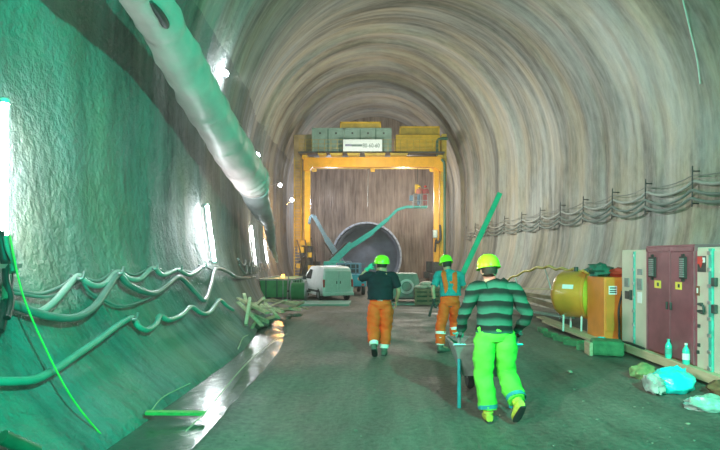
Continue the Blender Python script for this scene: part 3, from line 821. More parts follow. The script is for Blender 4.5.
# pallet of pale sacks with dark baskets below
sd = 24.0
M_sack = mat('pale_paper_sack', (.80, .72, .64), rough=.8, var=.15, scale=4, bump=.3)
o_ = Vector(((428-CX)*sd/F, sd, zf(sd)))
st = thing('pallet_crate', 'dark wooden crate under the pale sacks between the two orange workers', 'crate', o_)
mb = MB()
for z in (.03, .25, .47, .66): mb.box(-.62, .62, -.02, .02, z, z+.13); mb.box(-.62, .62, .78, .82, z, z+.13)
for x in (-.62, .58): 
    for z in (.03, .25, .47, .66): mb.box(x, x+.04, 0, .8, z, z+.13)
mb.build('boards', M_woodd, st, local=True)
mb = MB()
for x in (-.6, 0, .56): mb.box(x-.04, x+.06, -.05, -.02, 0, .82)
mb.box(-.6, .6, 0, .8, .7, .78)
mb.build('posts', M_woodd, st, local=True)
M_moss = mat('dark_green_netting', (.06, .12, .07), rough=.9, bump=.6)
MB().box(-.57, .57, .03, .77, .02, .69).build('filling', M_moss, st, local=True)
sl = ['lowest', 'middle', 'rear', 'topmost']
for i, (x, y, z, rz) in enumerate(((-.3, .2, .87, .2), (.28, .22, .88, -.25), (.02, .58, .87, .1), (-.05, .3, 1.03, .35))):
    mb = MB().blob(o_+Vector((x, y, z)), (.34, .24, .11), seed=i+2, amp=.12, n=18, M=Matrix.Rotation(rz, 3, 'Z'))
    tag(mb.build('sack', M_sack), ['pale sack at left on the dark crate', 'pale sack at right on the dark crate', 'pale sack at the back of the dark crate', 'topmost pale sack of the heap on the dark crate'][i], 'sack', 'sacks on the crate')

# ------------------------------------------------------------------ left: trough, cable drum, warning lamp, rail
gd = 27.5
a = P(263, 282, gd); b = P(291, 282, gd)
t = thing('green_trough', 'long low green steel container by the left wall', 'container', ((a.x+b.x)/2, gd, zf(gd)))
h = 1.05
MB().prism([(-.85, .1), (-.95, h), (.95, h), (.85, .1)], -.0, 5.5, axis='y').build('tub', M_green, t, local=True, bevel=.03)
mb = MB(); mb.box(-1.0, 1.0, -.05, .03, h-.02, h+.08); mb.box(-1.0, -.92, 0, 5.5, h-.02, h+.08); mb.box(.92, 1.0, 0, 5.5, h-.02, h+.08)
mb.build('rim', M_steel, t, local=True, bevel=.01)
mb = MB()
for i in range(6): mb.box(.86, .98, .3+i*.95, .42+i*.95, .1, h)
for x in (-.6, 0, .6): mb.box(x-.04, x+.04, -.05, .02, .1, h)
mb.build('rib', M_dgrn, t, local=True)
mb = MB(); mb.box(-.8, -.6, 0, 5.4, 0, .1); mb.box(.6, .8, 0, 5.4, 0, .1); mb.build('skid', M_dark, t, local=True)
dd0 = 26.0; c = P(299, 289, dd0); z0 = zf(dd0); R = .55
t = thing('cable_drum', 'green cable drum on its side between the trough and the white van', 'drum', (c.x, dd0, z0))
Mx = Matrix.Translation((0, 0, R)) @ Matrix.Rotation(math.pi/2, 4, 'Y')
for sx in (-1, 1):
    MB().lathe([(.05, sx*.37-.03), (R, sx*.37-.03), (R, sx*.37+.03), (.05, sx*.37+.03)], 28, Mx).build('flange', M_steel, t, local=True)
MB().lathe([(.1, -.34), (.42, -.34), (.42, .34), (.1, .34)], 28, Mx).build('core', M_green, t, local=True)
mb = MB()
for i in range(12): mb.tube([(-.33+i*.06+.0, .435*math.cos(k*math.pi/10), R+.435*math.sin(k*math.pi/10)) for k in range(21)], .026, 6)
mb.build('wound_cable', M_green, t, local=True)
MB().tube([(-.6, 0, R), (.6, 0, R)], .05, 8).build('axle', M_dark, t, local=True)
p = P(283, 277, 27.3)
t = thing('warning_lamp', 'small lit amber warning lamp on a post above the green trough', 'lamp', (p.x, p.y, zf(27.3)))
MB().tube([Vector((p.x, p.y, zf(27.3))), p], .025, 8).build('post', M_steel, t)
MB().blob(p+Vector((0, 0, .05)), .10, amp=0, n=14).build('lens', M_amber, t)
p = P(288, 272, 27.2)
tag(MB().tube([Vector((p.x, p.y-.2, zf(27))), P(288.5, 276, 27.0)], .04, 8).build('steel_post', M_steel), 'bare steel post in front of the green trough', 'post')
# steel plates lying in front of the van
for i, (x0, x1, y0, y1, h_, lab) in enumerate(((296, 349, 306, 302.5, .08, 'flat steel plate on the ground before the white van'), (388, 428, 305, 303, .06, 'flat grey beam on the ground before the grout machine'))):
    a, b = ground(x0, y0), ground(x1, y0); c = ground(x1, y1)
    tag(MB().box(a.x, b.x, a.y, c.y, zf(a.y)-.03, zf(a.y)+h_).build('steel_plate', M_grn, bevel=.01), lab, 'plate')
# ------------------------------------------------------------------ right: switchgear cabinets
FX = 4.68
def fd(px): return FX*F/(px-CX)
def fz(px, py): return CH+(CY-py)*fd(px)/F
M_cream = mat('cream_enamel', (.58, .57, .47), rough=.35, var=.07, scale=2)
M_purp = mat('maroon_enamel', (.23, .075, .10), rough=.38, var=.18, scale=2.5)
M_purpf = mat('maroon_frame', (.27, .10, .13), rough=.4, var=.15)
M_hinge = mat('teal_strip', (.08, .42, .36), rough=.4, var=.2, scale=8)
M_met = mat('grey_meter', (.20, .24, .24), rough=.35, var=.2, scale=12)
M_lab = mat('yellow_label', (.80, .70, .10), rough=.5, var=.05)
M_brown = mat('brown_plate', (.20, .08, .04), rough=.5)
ZB, ZT = .1, 1.915
def face(name, m_, p0, y0, p1, y1, proud, parent, bevel=.004, thick=.02):
    """box on the cabinet face between photo columns p0..p1 and rows y0..y1 measured at the middle"""
    pm = (p0+p1)/2; a, b = fd(p1), fd(p0); z0, z1 = fz(pm, y1), fz(pm, y0)
    return MB().box(FX-proud, FX-proud+thick, a, b, z0, z1).build(name, m_, parent, bevel=bevel)
def cabinet(name, label, d0, d1, m_, zt=ZT, depth=.8):
    t = thing(name, label, 'cabinet', (FX+depth/2, (d0+d1)/2, ZB), 0)
    MB().box(FX, FX+depth, d0+.006, d1-.006, ZB, zt).build('body', m_, t, bevel=.012)
    return t
# left cream cabinet
cA = cabinet('switchgear_cabinet', 'cream electrical cabinet left of the maroon double doors', fd(648), fd(622), M_cream, ZT-.01)
ym = (fd(648)+fd(622))/2
for (a, b) in ((fd(634.5), fd(623)), (fd(647), fd(636.5))):
    dr = MB().box(FX-.02, FX+.005, a, b, ZB+.08, ZT-.05).build('door', M_cream, cA, bevel=.006)
st_ = MB().box(FX-.035, FX-.0, fd(636.3), fd(634.7), ZB+.1, ZT-.04).build('hinge_strip', M_hinge, cA, bevel=.004)
for k in range(7): MB().cbox((FX-.04, fd(635.5), ZB+.2+k*.25), (.03, .05, .05)).build('hinge', M_steel, cA, bevel=.006)
for (p0, y0, p1, y1) in ((639, 269, 643.5, 275), (638.5, 278.5, 643.5, 290)): face('meter', M_met, p0, y0, p1, y1, .035, cA)
face('meter', M_met, 626, 278, 630.5, 287, .035, cA); face('meter', M_dark, 626.5, 291, 630.5, 299, .035, cA)
face('notice', M_white, 638.5, 292, 643, 303, .024, cA)
face('handle', M_dark, 632.3, 290, 633.6, 300, .06, cA, thick=.04)
# maroon double-door cabinet
cB = cabinet('switchgear_cabinet', 'maroon double-door electrical cabinet with two louvred vents', fd(697), fd(648), M_purpf, ZT+.02)
MB().box(FX-.03, FX+.83, fd(697)+.0, fd(648), ZT+.02, ZT+.05).build('roof_sheet', M_purpf, cB, bevel=.008)
for i, (a, b, vx, lx) in enumerate((((670.8), (650), 654.5, 659.5), ((694.3), (672.2), 685.5, 680.5))):
    dr = MB().box(FX-.028, FX+.004, fd(a), fd(b), ZB+.10, ZT-.06).build('door', M_purp, cB, bevel=.008)
    y0, y1 = (257, 277.5) if i == 0 else (256.5, 279)
    fr = face('vent', M_rub, vx-3.6, y0, vx+3.6, y1, .055, dr, bevel=.02, thick=.03)
    mb = MB(); da, db = fd(vx+2.2), fd(vx-2.2); z0, z1 = fz(vx, y1-1.6), fz(vx, y0+1.6)
    for k in range(9):
        z = z0+(z1-z0)*(k+.5)/9; mb.box(FX-.066, FX-.05, da, db, z-(z1-z0)/18*.7, z+(z1-z0)/18*.7)
    mb.build('louvre', M_met, fr) if False else None
    mb.build('louvres', M_met, dr)
    for yy in (y0-1.2, y1+1.2): MB().cbox((FX-.04, fd(vx), fz(vx, yy)), (.03, .05, .04)).build('vent_screw', M_rub, dr)
    face('warning_label', M_lab, lx-3.2, 280.5+i*1.5, lx+3.2, 288+i*1.5, .032, dr, bevel=0, thick=.008)
    MB().box(FX-.040, FX-.03, fd(lx+1.3), fd(lx-.2), fz(lx, 286+i*1.5), fz(lx, 282.5+i*1.5)).build('warning_mark', M_dark, dr)
    MB().cbox((FX-.045, fd(669.5 if i == 0 else 673.5), 1.0), (.03, .03, .12)).build('door_handle', M_dark, dr, bevel=.008)
for pp in (648.8, 671.5, 695.7): MB().box(FX-.034, FX, fd(pp+.5), fd(pp-.5), ZB+.03, ZT).build('door_frame', M_purpf, cB)
MB().box(FX-.034, FX, fd(697), fd(648), ZT-.05, ZT+.02).build('door_frame', M_purpf, cB)
MB().box(FX-.034, FX, fd(697), fd(648), ZB, ZB+.09).build('door_frame', M_brown, cB)
# right cream cabinet
cC = cabinet('switchgear_cabinet', 'cream electrical cabinet cut off by the right edge of the photo', 5.6, fd(697)-.0, M_cream, ZT)
MB().box(FX-.02, FX+.004, fd(711), fd(698.5), ZB+.08, ZT-.05).build('door', M_cream, cC, bevel=.006)
MB().box(FX-.02, FX+.004, 5.65, fd(715.5), ZB+.08, ZT-.05).build('door', M_cream, cC, bevel=.006)
MB().box(FX-.045, FX, fd(715), fd(711.5), ZB+.02, ZT-.02).build('hinge_strip', M_hinge, cC, bevel=.004)
for k in range(8): MB().cbox((FX-.05, fd(713), ZB+.12+k*.23), (.03, .07, .05)).build('hinge', M_steel, cC, bevel=.006)
pl = face('placard', M_dark, 699.5, 256, 707.5, 272, .03, cC, bevel=0, thick=.012)
face('placard_field', M_red, 699.8, 256.5, 704.5, 264, .036, pl, bevel=0, thick=.01); face('placard_field', M_white, 704.8, 257.5, 707.2, 262.5, .036, pl, bevel=0, thick=.01)
mb = MB()
pa = fd(703.0); pz = fz(703, 268)
mb.prism([(pa, pz), (pa+.06, pz+.12), (pa-.06, pz+.12)], FX-.038, FX-.03)
mb.build('placard_mark', M_red, pl)
bp_ = face('nameplate', M_brown, 697.9, 286, 701.2, 295.5, .03, cC, bevel=0); face('nameplate_mark', M_white, 698.9, 288, 700.2, 293, .034, bp_, bevel=0, thick=.01)
hp = MB().tube([Vector((FX-.02, fd(704), fz(704, 304))), Vector((FX-.09, fd(704.3), fz(704, 304))), Vector((FX-.09, fd(709.5), fz(709, 306))), Vector((FX-.09, fd(709.5), fz(709, 313))), Vector((FX-.09, fd(704), fz(704, 311))), Vector((FX-.02, fd(704), fz(704, 311)))], .018, 8, res=2).build('handle', M_dark, cC)
for (px, y) in ((701, 326), (701, 345), (700, 352)): MB().cbox((FX-.03, fd(px), fz(px, y)), (.03, .04, .05)).build('catch', M_dark, cC, bevel=.005)
M_warm = mat('teal_knob', (.05, .35, .30), rough=.4)
for (px, y) in ((718, 282), (718, 309)): MB().cbox((FX-.05, fd(px), fz(px, y)), (.05, .08, .12)).build('switch', M_dark, cC, bevel=.01)

# ------------------------------------------------------------------ orange cabinet, tank, bags on top
M_orng = mat('dull_orange_enamel', (.74, .25, .04), rough=.45, var=.15, scale=1.5)
oc = thing('pump_cabinet', 'dull orange steel cabinet between the round tank and the cream cabinet', 'cabinet', (4.85, 10.2, .1))
MB().box(4.52, 5.10, 9.95, 10.75, .1, 1.37).build('body', M_orng, oc, bevel=.015)
MB().box(4.55, 5.06, 9.93, 9.955, .3, 1.33).build('door', M_orng, oc, bevel=.006)
pl = MB().box(4.60, 4.76, 9.915, 9.93, 1.03, 1.20).build('nameplate', M_white, oc)
mb = MB()
for z in (1.06, 1.10, 1.15): mb.box(4.615, 4.745, 9.908, 9.915, z, z+.022)
mb.build('nameplate_print', M_dark, pl)
MB().cbox((4.87, 9.91, 1.08), (.05, .05, .05)).build('hose_port', M_dark, oc, bevel=.01)
tag(MB().tube([Vector((4.87, 9.87, 1.08)), Vector((4.80, 9.8, 1.02)), Vector((4.70, 9.72, .75)), Vector((4.70, 9.7, .45)), Vector((4.62, 9.5, .2)), Vector((4.60, 9.1, .205)), Vector((4.59, 8.6, .2))], .022, 8, res=6).build('black_hose', M_rub), 'thin black hose hanging in a bow in front of the orange cabinet', 'hose')
# tank
M_tank = mat('orange_yellow_tank', (.66, .31, .04), rough=.28, var=.12, scale=2, spec=.8)
M_tankend = mat('green_lit_tank_end', (.42, .46, .04), rough=.35, var=.1)  # end of the yellow tank, green light put into its colour
tk = thing('round_tank', 'round yellow pressure tank on thin legs left of the orange cabinet', 'tank', (4.55, 11.3, .1))
ax = Matrix.Translation((4.52, 11.35, .93)) @ Matrix.Rotation(math.radians(48), 4, 'Z') @ Matrix.Rotation(math.pi/2, 4, 'X')
MB().lathe([(.05, -.50), (.30, -.47), (.45, -.38), (.52, -.28), (.53, .30)], 36, ax).build('shell', M_tank, tk)
MB().lathe([(.53, .30), (.50, .36), (.36, .44), (.2, .48), (.02, .49)], 36, ax).build('dished_end', M_tankend, tk)
MB().lathe([(.535, .27), (.55, .28), (.55, .32), (.535, .33)], 36, ax).build('rim_band', M_tank, tk)
a4 = ax @ Vector((0, 0, -.2)); b4 = ax @ Vector((0, 0, .2))
for q in (a4, b4):
    for sx in (-.22, .22):
        dv = Vector((ax.to_3x3() @ Vector((1, 0, 0)))); base = q+dv*sx
        MB().tube([base+Vector((0, 0, -.42)), Vector((base.x-.02, base.y-.03, .1))], .022, 8).build('leg', M_white, tk)
mb = MB()
c = ax @ Vector((0, 0, 0)); side = (ax.to_3x3() @ Vector((1, 0, 0))); axd = (ax.to_3x3() @ Vector((0, 0, 1)))
nv = (Vector((-.75, -.55, .35))); nv = (nv-axd*nv.dot(axd)).normalized(); up = axd.cross(nv)
pc = c+nv*.534
mb.add([pc+axd*a_*.12+up*b_*.05 for a_, b_ in ((-1, -1), (1, -1), (1, 1), (-1, 1))], [(0, 1, 2, 3)])
mb.add([pc+nv*.006+axd*a_*.12+up*b_*.05 for a_, b_ in ((-1, -1), (1, -1), (1, 1), (-1, 1))], [(0, 1, 2, 3)])
mb.build('nameplate', M_white, tk)
MB().tube([c+Vector((0, 0, .5)), c+Vector((0, 0, .62))], .05, 10).build('filler_neck', M_dark, tk)
M_gb = mat('dark_green_sheet', (.03, .13, .10), rough=.45, bump=.5, scale=5); M_rb = mat('red_sheet', (.45, .06, .03), rough=.5, bump=.5, scale=5)
tag(MB().blob((4.66, 10.45, 1.48), (.24, .24, .15), seed=3, amp=.35, n=20, freq=2.4, flat=1.375).build('crumpled_bag', M_gb), 'crumpled dark green sheet on top of the orange cabinet', 'bag')
tag(MB().blob((4.98, 10.2, 1.45), (.24, .22, .11), seed=8, amp=.4, n=20, freq=2.4, flat=1.375).build('crumpled_bag', M_rb), 'crumpled red sheet on top of the orange cabinet', 'bag')
M_yh = mat('yellow_hose', (.60, .52, .10), rough=.5, var=.2)
hp = [P(586, 272, 10.9), P(575, 270, 11.6), P(560, 269, 12.8), P(545, 267, 14.2), P(530, 270, 16), P(515, 276, 18), P(503, 282, 20), P(494, 285, 22), P(484, 285.5, 25)]
hq = catmull([tuple(p) for p in hp], 10)
hq = [Vector(p)+Vector((0, 0, .025*math.sin(i*.75))) for i, p in enumerate(hq)]
tag(MB().tube([Vector((4.72, 10.6, 1.42))]+hq, .038, 8).build('yellow_hose', M_yh), 'yellow hose arching from the orange cabinet back along the right wall', 'hose')
# hose supports: slender stands
for i, (px, py, dd) in enumerate(((545, 268, 14.2), (515, 277, 18.0))):
    p = P(px, py, dd); tag(MB().tube([Vector((p.x+.5, p.y+.2, zf(dd))), p+Vector((0, 0, -.03))], .018, 6).build('hose_prop', M_white), 'thin pale rod propping the yellow hose, '+('nearer to the round tank' if i == 0 else 'farther from the round tank'), 'rod')

# ------------------------------------------------------------------ timbers, blocks, bags along the foot of the cabinets
M_board = mat('pale_timber_board', (.46, .38, .24), col2=(.60, .52, .36), rough=.75, scale=2, stretch=(8, .8, 8), bump=.2, bscale=6)
tag(MB().box(4.55, 4.665, 4.6, 9.6, .04, .18).build('timber_beam', M_board, bevel=.006), 'long pale timber beam in front of the switchgear cabinets', 'beam')
tag(MB().box(4.25, 4.50, 9.55, 12.9, .09, .14).build('plank', M_board, bevel=.006), 'wide pale plank leading from the beam past the orange cabinet', 'plank')
tag(MB().box(4.52, 4.75, 10.78, 14.2, .05, .095).build('plank', M_board, bevel=.006), 'pale plank lying under the round tank, beside the wide plank', 'plank')
tag(MB().beam((5.15, 11.0, .32), (5.0, 17.0, .40), .14, .12).build('timber_beam', M_woodd, bevel=.006), 'dark brown beam behind the round tank', 'beam')
tag(MB().beam((5.5, 12.4, .60), (4.9, 17.5, .52), .12, .10).build('timber_beam', M_woodd, bevel=.006), 'upper brown beam stacked farther back behind the round tank', 'beam')
tag(MB().beam((5.2, 13.4, .14), (4.3, 16.8, .10), .22, .05).build('plank', M_grn, bevel=.006), 'greenish plank lying on the ground beyond the round tank', 'plank')
tag(MB().beam((5.7, 15.0, .80), (5.2, 18.4, .62), .20, .05).build('plank', M_board, bevel=.006), 'pale plank on top of the brown beams by the right wall', 'plank')
M_bl = mat('green_block', (.05, .16, .08), col2=(.10, .26, .13), rough=.8, scale=6, bump=.5)  # green tone, mottled at random
for i, (a_, b_) in enumerate(((5.6, 6.3), (6.6, 7.3))):
    pass
blk = [(544, 333, .10, 'tiny', 13.2), (552, 338, .11, '', 12.3), (563, 342, .12, '', 11.6), (576, 346, .17, '', 11.0), (590, 351, .2, '', 10.3)]
names = ['smallest, farthest green support block under the pale plank', 'second farthest green support block under the pale plank', 'middle green support block under the pale plank', 'second nearest green support block under the pale plank', 'green support block just left of the big block before the orange cabinet']
for i, (px, py, r, _, _d) in enumerate(blk):
    g = ground(px, py)
    tag(MB().cbox((g.x, g.y+.1, .045), (r*1.5, .34, .13), Matrix.Rotation(.2*i, 3, 'Z')).build('support_block', M_bl, bevel=.02, wrinkle=.0), names[i], 'block')
def lump(px0, px1, y0, y1, m_, name, lab, cat, seed, amp=.2, depth=1.0, freq=1.8):
    g = ground((px0+px1)/2, y1); s_ = F/g.y; w_ = (px1-px0)/s_/2; h_ = (y1-y0)/s_*.72
    mb = MB().blob((g.x, g.y+w_*depth, h_*.45), (w_, w_*depth, h_*.58), seed=seed, amp=amp, n=26, freq=freq, flat=-.01)
    return tag(mb.build(name, m_), lab, cat)
g = ground(614, 358)
o = MB().cbox((g.x-.0, g.y+.28, .14), (.54, .42, .27), Matrix.Rotation(-.35, 3, 'Z')).build('concrete_block', M_bl, bevel=.05); tag(o, 'big dark green block on the ground before the orange cabinet', 'block')
o = MB().cbox((g.x-.32, g.y+.30, .12), (.06, .3, .23), Matrix.Rotation(-.1, 3, 'Z')).build('board_offcut', M_board, bevel=.006); tag(o, 'pale board offcut standing at the left end of the big green block', 'board')
M_bl2 = mat('olive_stone', (.12, .22, .09), col2=(.34, .36, .16), rough=.85, scale=5, bump=.6)  # olive tone mottled with tan
lump(636, 662, 361, 381, M_bl2, 'stone', 'olive and tan stone below the maroon cabinet doors', 'stone', 4, .25, .8)
M_cy = mat('cyan_plastic_bag', (.02, .75, .80), rough=.25, var=.12, scale=4, bump=.6, bscale=7)
M_cl = mat('pale_film', (.36, .48, .45), rough=.3, var=.3, scale=6, bump=.8, bscale=9)
t = thing('plastic_bag', 'full cyan plastic bag lying on the ground before the beam', 'bag', ground(682, 397))
g = ground(684, 397); s_ = F/g.y; w_ = 22/s_
MB().blob((g.x, g.y+.26, .13), (w_, .26, .17), seed=5, amp=.08, n=36, freq=2.2, flat=0).build('bag', M_cy, t, wrinkle=.018, wfreq=7)
MB().blob((g.x-.27, g.y+.2, .11), (.10, .2, .13), seed=9, amp=.25, n=28, freq=3, flat=0).build('pale_end', M_cl, t, wrinkle=.015, wfreq=9)['label'] = 'pale crumpled end of the bag'
MB().blob((g.x+.04, g.y+.3, .27), (.16, .07, .05), seed=6, amp=.4, n=20, freq=3).build('gathered_top', M_cy, t, wrinkle=.03, wfreq=14)
g = ground(712, 414); 
tag(MB().blob((g.x+.06, g.y+.16, .06), (.26, .16, .10), seed=12, amp=.25, n=32, freq=2.2, flat=.0).build('plastic_film', M_cl, wrinkle=.02, wfreq=8), 'crumpled clear plastic film at the bottom right, nearest the camera', 'plastic film')
tag(MB().blob((4.42, 6.45, .07), (.14, .12, .10), seed=15, amp=.3, n=20, flat=0).build('stone', M_rust), 'rusty brown lump against the beam at the right edge', 'stone')
M_bot = mat('turquoise_bottle', (.05, .60, .50), rough=.15, var=.06, spec=.8)
for i, (px, y1, h_) in enumerate(((668.5, 361, .30), (686, 366, .31))):
    X_ = 4.605; d_ = X_*F/(px-CX)
    t = thing('bottle', ['taller looking turquoise bottle, left of the two on the beam', 'turquoise bottle with a label, right of the two on the beam'][i], 'bottle', (X_, d_, .18), 0, None)
    MB().lathe([(.02, 0), (.045, .0), (.05, .02), (.05, h_*.62), (.045, h_*.7), (.02, h_*.85), (.018, h_*.93)], 20, Matrix.Identity(4)).build('body', M_bot, t, local=True)
    MB().lathe([(.02, h_*.92), (.023, h_*.925), (.023, h_), (.02, h_)], 16).build('cap', M_white if i else M_hinge, t, local=True)
    MB().lathe([(.051, h_*.22), (.0515, h_*.22), (.0515, h_*.52), (.051, h_*.52)], 20).build('label_band', M_white if i else M_hinge, t, local=True)
tag(MB().blob((4.40, 9.8, .18), (.07, .08, .035), seed=2, amp=.3, n=14, flat=.14).build('rag', M_cy), 'small turquoise rag on the plank end below the orange cabinet', 'rag')
g = ground(570, 373); tag(MB().blob(g+Vector((0, 0, .02)), (.04, .05, .02), seed=1, n=10).build('litter', M_conc), 'small scrap of pale litter on the open floor at right', 'litter')
g = ground(688, 425); tag(MB().blob(g+Vector((0, 0, .01)), (.03, .03, .012), seed=1, n=10).build('litter', M_conc), 'tiny pale scrap on the floor at the bottom right', 'litter')

# ------------------------------------------------------------------ left floor: plank over the channel, timber debris, wires
a, b = ground(146, 418), ground(205, 416)
tag(MB().beam(a+Vector((0, 0, .06)), b+Vector((0, 0, .03)), .09, .035).build('plank', mat('green_board', (.20, .42, .12), rough=.7, var=.2, stretch=(2, 8, 8)), bevel=.004), 'narrow green plank laid across the drainage channel', 'plank')
mb = MB(); mb.tube([ground(x, y)+Vector((0, 0, .03)) for x, y in ((186, 434), (205, 415), (224, 392), (246, 366), (270, 345), (287, 335))], .008, 5, res=5)
tag(mb.build('wire', M_board), 'thin pale wire curving along the right bank of the channel', 'wire')
mb = MB(); mb.tube([ground(x, y)+Vector((0, 0, .05)) for x, y in ((150, 417), (162, 402), (178, 393), (190, 387))], .008, 5, res=5)
tag(mb.build('wire', M_board), 'thin pale wire on the left bank of the channel near the green plank', 'wire')
mb = MB(); mb.tube([P(238, 349, 9.2)+Vector((0, 0, 0)), P(243, 338, 9.8), P(248, 335, 10.2)], .01, 5, res=5)
tag(mb.build('wire', M_board), 'stiff pale wire standing up from the channel below the debris', 'wire')
random.seed(11)
deb = [(238, 302, 262, 326, 11.6, .10), (243, 300, 268, 313, 11.8, .14), (250, 298, 246, 325, 11.4, .07), (240, 308, 272, 308, 12.6, .09), (255, 303, 283, 312, 13, .10),
       (262, 300, 303, 303, 15.5, .13), (259, 307, 300, 310, 13.8, .12), (268, 313, 290, 308, 13.2, .08), (247, 312, 268, 322, 11.9, .06), (258, 318, 252, 328, 11.5, .06),
       (265, 303, 279, 318, 12.8, .07), (272, 299, 296, 306, 15, .08), (235, 298, 249, 305, 12.4, .08), (280, 312, 300, 307, 13.8, .07), (252, 309, 264, 298, 12.6, .06), (285, 303, 308, 309, 15, .07), (244, 294, 249, 312, 12.3, .08), (258, 322, 276, 316, 12, .05), (270, 306, 286, 300, 13.5, .06), (290, 309, 304, 302, 14.5, .05)]
for i, (x0, y0, x1, y1, d_, w_) in enumerate(deb):
    a, b = P(x0, y0, d_+.3), P(x1, y1, d_-.3)
    for q in (a, b):
        q.z = max(q.z, zf(q.y)+.05); q.x = max(q.x, half(q.y, q.z)[0]+.1)
    m_ = [M_board, M_wood, M_board, M_woodd][i % 4]
    tag(MB().beam(a, b, w_, .03+.02*(i % 3)).build('broken_board', m_), 'broken timber board in the tangled wood heap at the left wall foot', 'board', 'boards of the wood heap at the left')
mb = MB()
for i in range(26):
    px, py = random.uniform(236, 300), random.uniform(306, 332); g = ground(px, min(py, 328-(px-250)*.25 if px > 250 else 328))
    if g.y > 9: mb.blob(g+Vector((0, 0, .03)), (random.uniform(.06, .2), random.uniform(.08, .25), random.uniform(.04, .12)), seed=i, n=9, amp=.5)
M_rubble = mat('grey_rubble', (.12, .12, .10), col2=(.25, .24, .20), rough=.9, scale=5, bump=.4)
tag(mb.build('rubble', M_rubble), 'grey rubble and mud lumps under the wood heap at left', 'rubble', kind='stuff')
mb = MB()
for x0, y0, x1, y1, x2, y2 in ((302, 312, 300, 322, 307, 330), (238, 306, 252, 300, 262, 310), (243, 300, 256, 296, 275, 304)):
    mb.tube([P(x0, y0, 12.5), P(x1, y1, 12.3), P(x2, y2, 12)], .012, 5, res=6)
random.seed(21)
mb = MB()   # small stones strewn over the floor
for i in range(150):
    px, py = random.uniform(180, 700), 300+150*random.random()**1.3
    g = ground(px, py)
    if g.x < prof(g.y)[0]+.7 or g.x > 4.2: continue
    r = random.uniform(.005, .014); mb.blob((g.x, g.y, floor_z(g.x, g.y)+r*.3), (r*1.3, r, r*.8), seed=i, n=6, amp=.4)
tag(mb.build('loose_gravel', M_rubble), 'small loose stones strewn over the muddy tunnel floor', 'gravel', kind='stuff')
# ------------------------------------------------------------------ people
M_skin = mat('skin', (.46, .27, .18), rough=.5, var=.08)
M_hair = mat('dark_hair', (.03, .02, .015), rough=.7, bump=.4, bscale=60)
M_eye = mat('eye_white', (.7, .7, .68), rough=.2)
M_lime = mat('lime_helmet', (.36, .86, .02), rough=.25, var=.05, coat=.4)
M_lime2 = mat('yellow_green_helmet', (.42, .88, .02), rough=.25, var=.08, coat=.4)
M_orf = mat('hi_vis_orange_cloth', (1.0, .11, .012), rough=.8, var=.10, scale=5, bump=.3, bscale=20)
M_refl = mat('silver_reflective_tape', (.90, .90, .84), rough=.3, var=.05)
M_navy = mat('navy_cotton', (.003, .013, .022), rough=.85, var=.3, bump=.3, bscale=25)
M_tealc = mat('teal_cotton', (.02, .24, .27), rough=.85, var=.2, bump=.3, bscale=25)
M_hvg = mat('hi_vis_yellow_green_cloth', (.10, .55, .05), rough=.8, var=.12, scale=4, bump=.3, bscale=20)
M_hvg2 = mat('pale_yellow_cloth', (.60, .92, .40), rough=.8, var=.1, scale=4, bump=.3)
M_boot = mat('muddy_boot_leather', (.10, .13, .10), rough=.7, var=.4, scale=9)
M_booty = mat('yellow_green_boot', (.42, .52, .06), rough=.6, var=.3, scale=9)
M_glove = mat('green_work_glove', (.05, .45, .33), rough=.7, var=.2)
M_gloved = mat('dark_work_glove', (.03, .05, .05), rough=.7, var=.2)
M_dkred = mat('dark_red_cloth', (.28, .04, .04), rough=.8); M_rose = mat('rose_cloth', (.50, .16, .12), rough=.8)

def stripe_mat():
    m = bpy.data.materials.new('green_striped_knit'); m.use_nodes = True
    nt = m.node_tree; N = nt.nodes; L = nt.links; b = N['Principled BSDF']
    tc = N.new('ShaderNodeTexCoord'); sp = N.new('ShaderNodeSeparateXYZ'); L.new(tc.outputs['Object'], sp.inputs[0])
    nz = N.new('ShaderNodeTexNoise'); nz.inputs['Scale'].default_value = 5; L.new(tc.outputs['Object'], nz.inputs['Vector'])
    def mth(op, x, y):
        q = N.new('ShaderNodeMath'); q.operation = op
        for i, k in enumerate((x, y)):
            if isinstance(k, (int, float)): q.inputs[i].default_value = k
            else: L.new(k, q.inputs[i])
        return q.outputs[0]
    # bands sag a little towards the middle of the back
    z = mth('ADD', sp.outputs['Z'], mth('MULTIPLY', mth('SUBTRACT', nz.outputs['Fac'], .5), .05))
    z = mth('SUBTRACT', z, mth('MULTIPLY', mth('ABSOLUTE', sp.outputs['X'], 0), -.10))
    f = mth('FRACT', mth('DIVIDE', mth('ADD', z, .105), .127), 0)
    rp = N.new('ShaderNodeValToRGB'); cr = rp.color_ramp
    cr.elements[0].position = 0; cr.elements[0].color = (.002, .008, .006, 1)
    cr.elements[1].position = 1; cr.elements[1].color = (.002, .008, .006, 1)
    for p_, c_ in ((.14, (.002, .008, .006, 1)), (.22, (.03, .15, .10, 1)), (.55, (.02, .11, .075, 1)), (.72, (.008, .045, .03, 1)), (.84, (.002, .009, .007, 1))):
        e = cr.elements.new(p_); e.color = c_
    L.new(f, rp.inputs['Fac']); L.new(rp.outputs['Color'], b.inputs['Base Color']); b.inputs['Roughness'].default_value = .9
    n2 = N.new('ShaderNodeTexNoise'); n2.inputs['Scale'].default_value = 60; L.new(tc.outputs['Object'], n2.inputs['Vector'])
    bp = N.new('ShaderNodeBump'); bp.inputs['Strength'].default_value = .4; bp.inputs['Distance'].default_value = .01
    L.new(n2.outputs['Fac'], bp.inputs['Height']); L.new(bp.outputs['Normal'], b.inputs['Normal'])
    return m
M_stripe = stripe_mat()

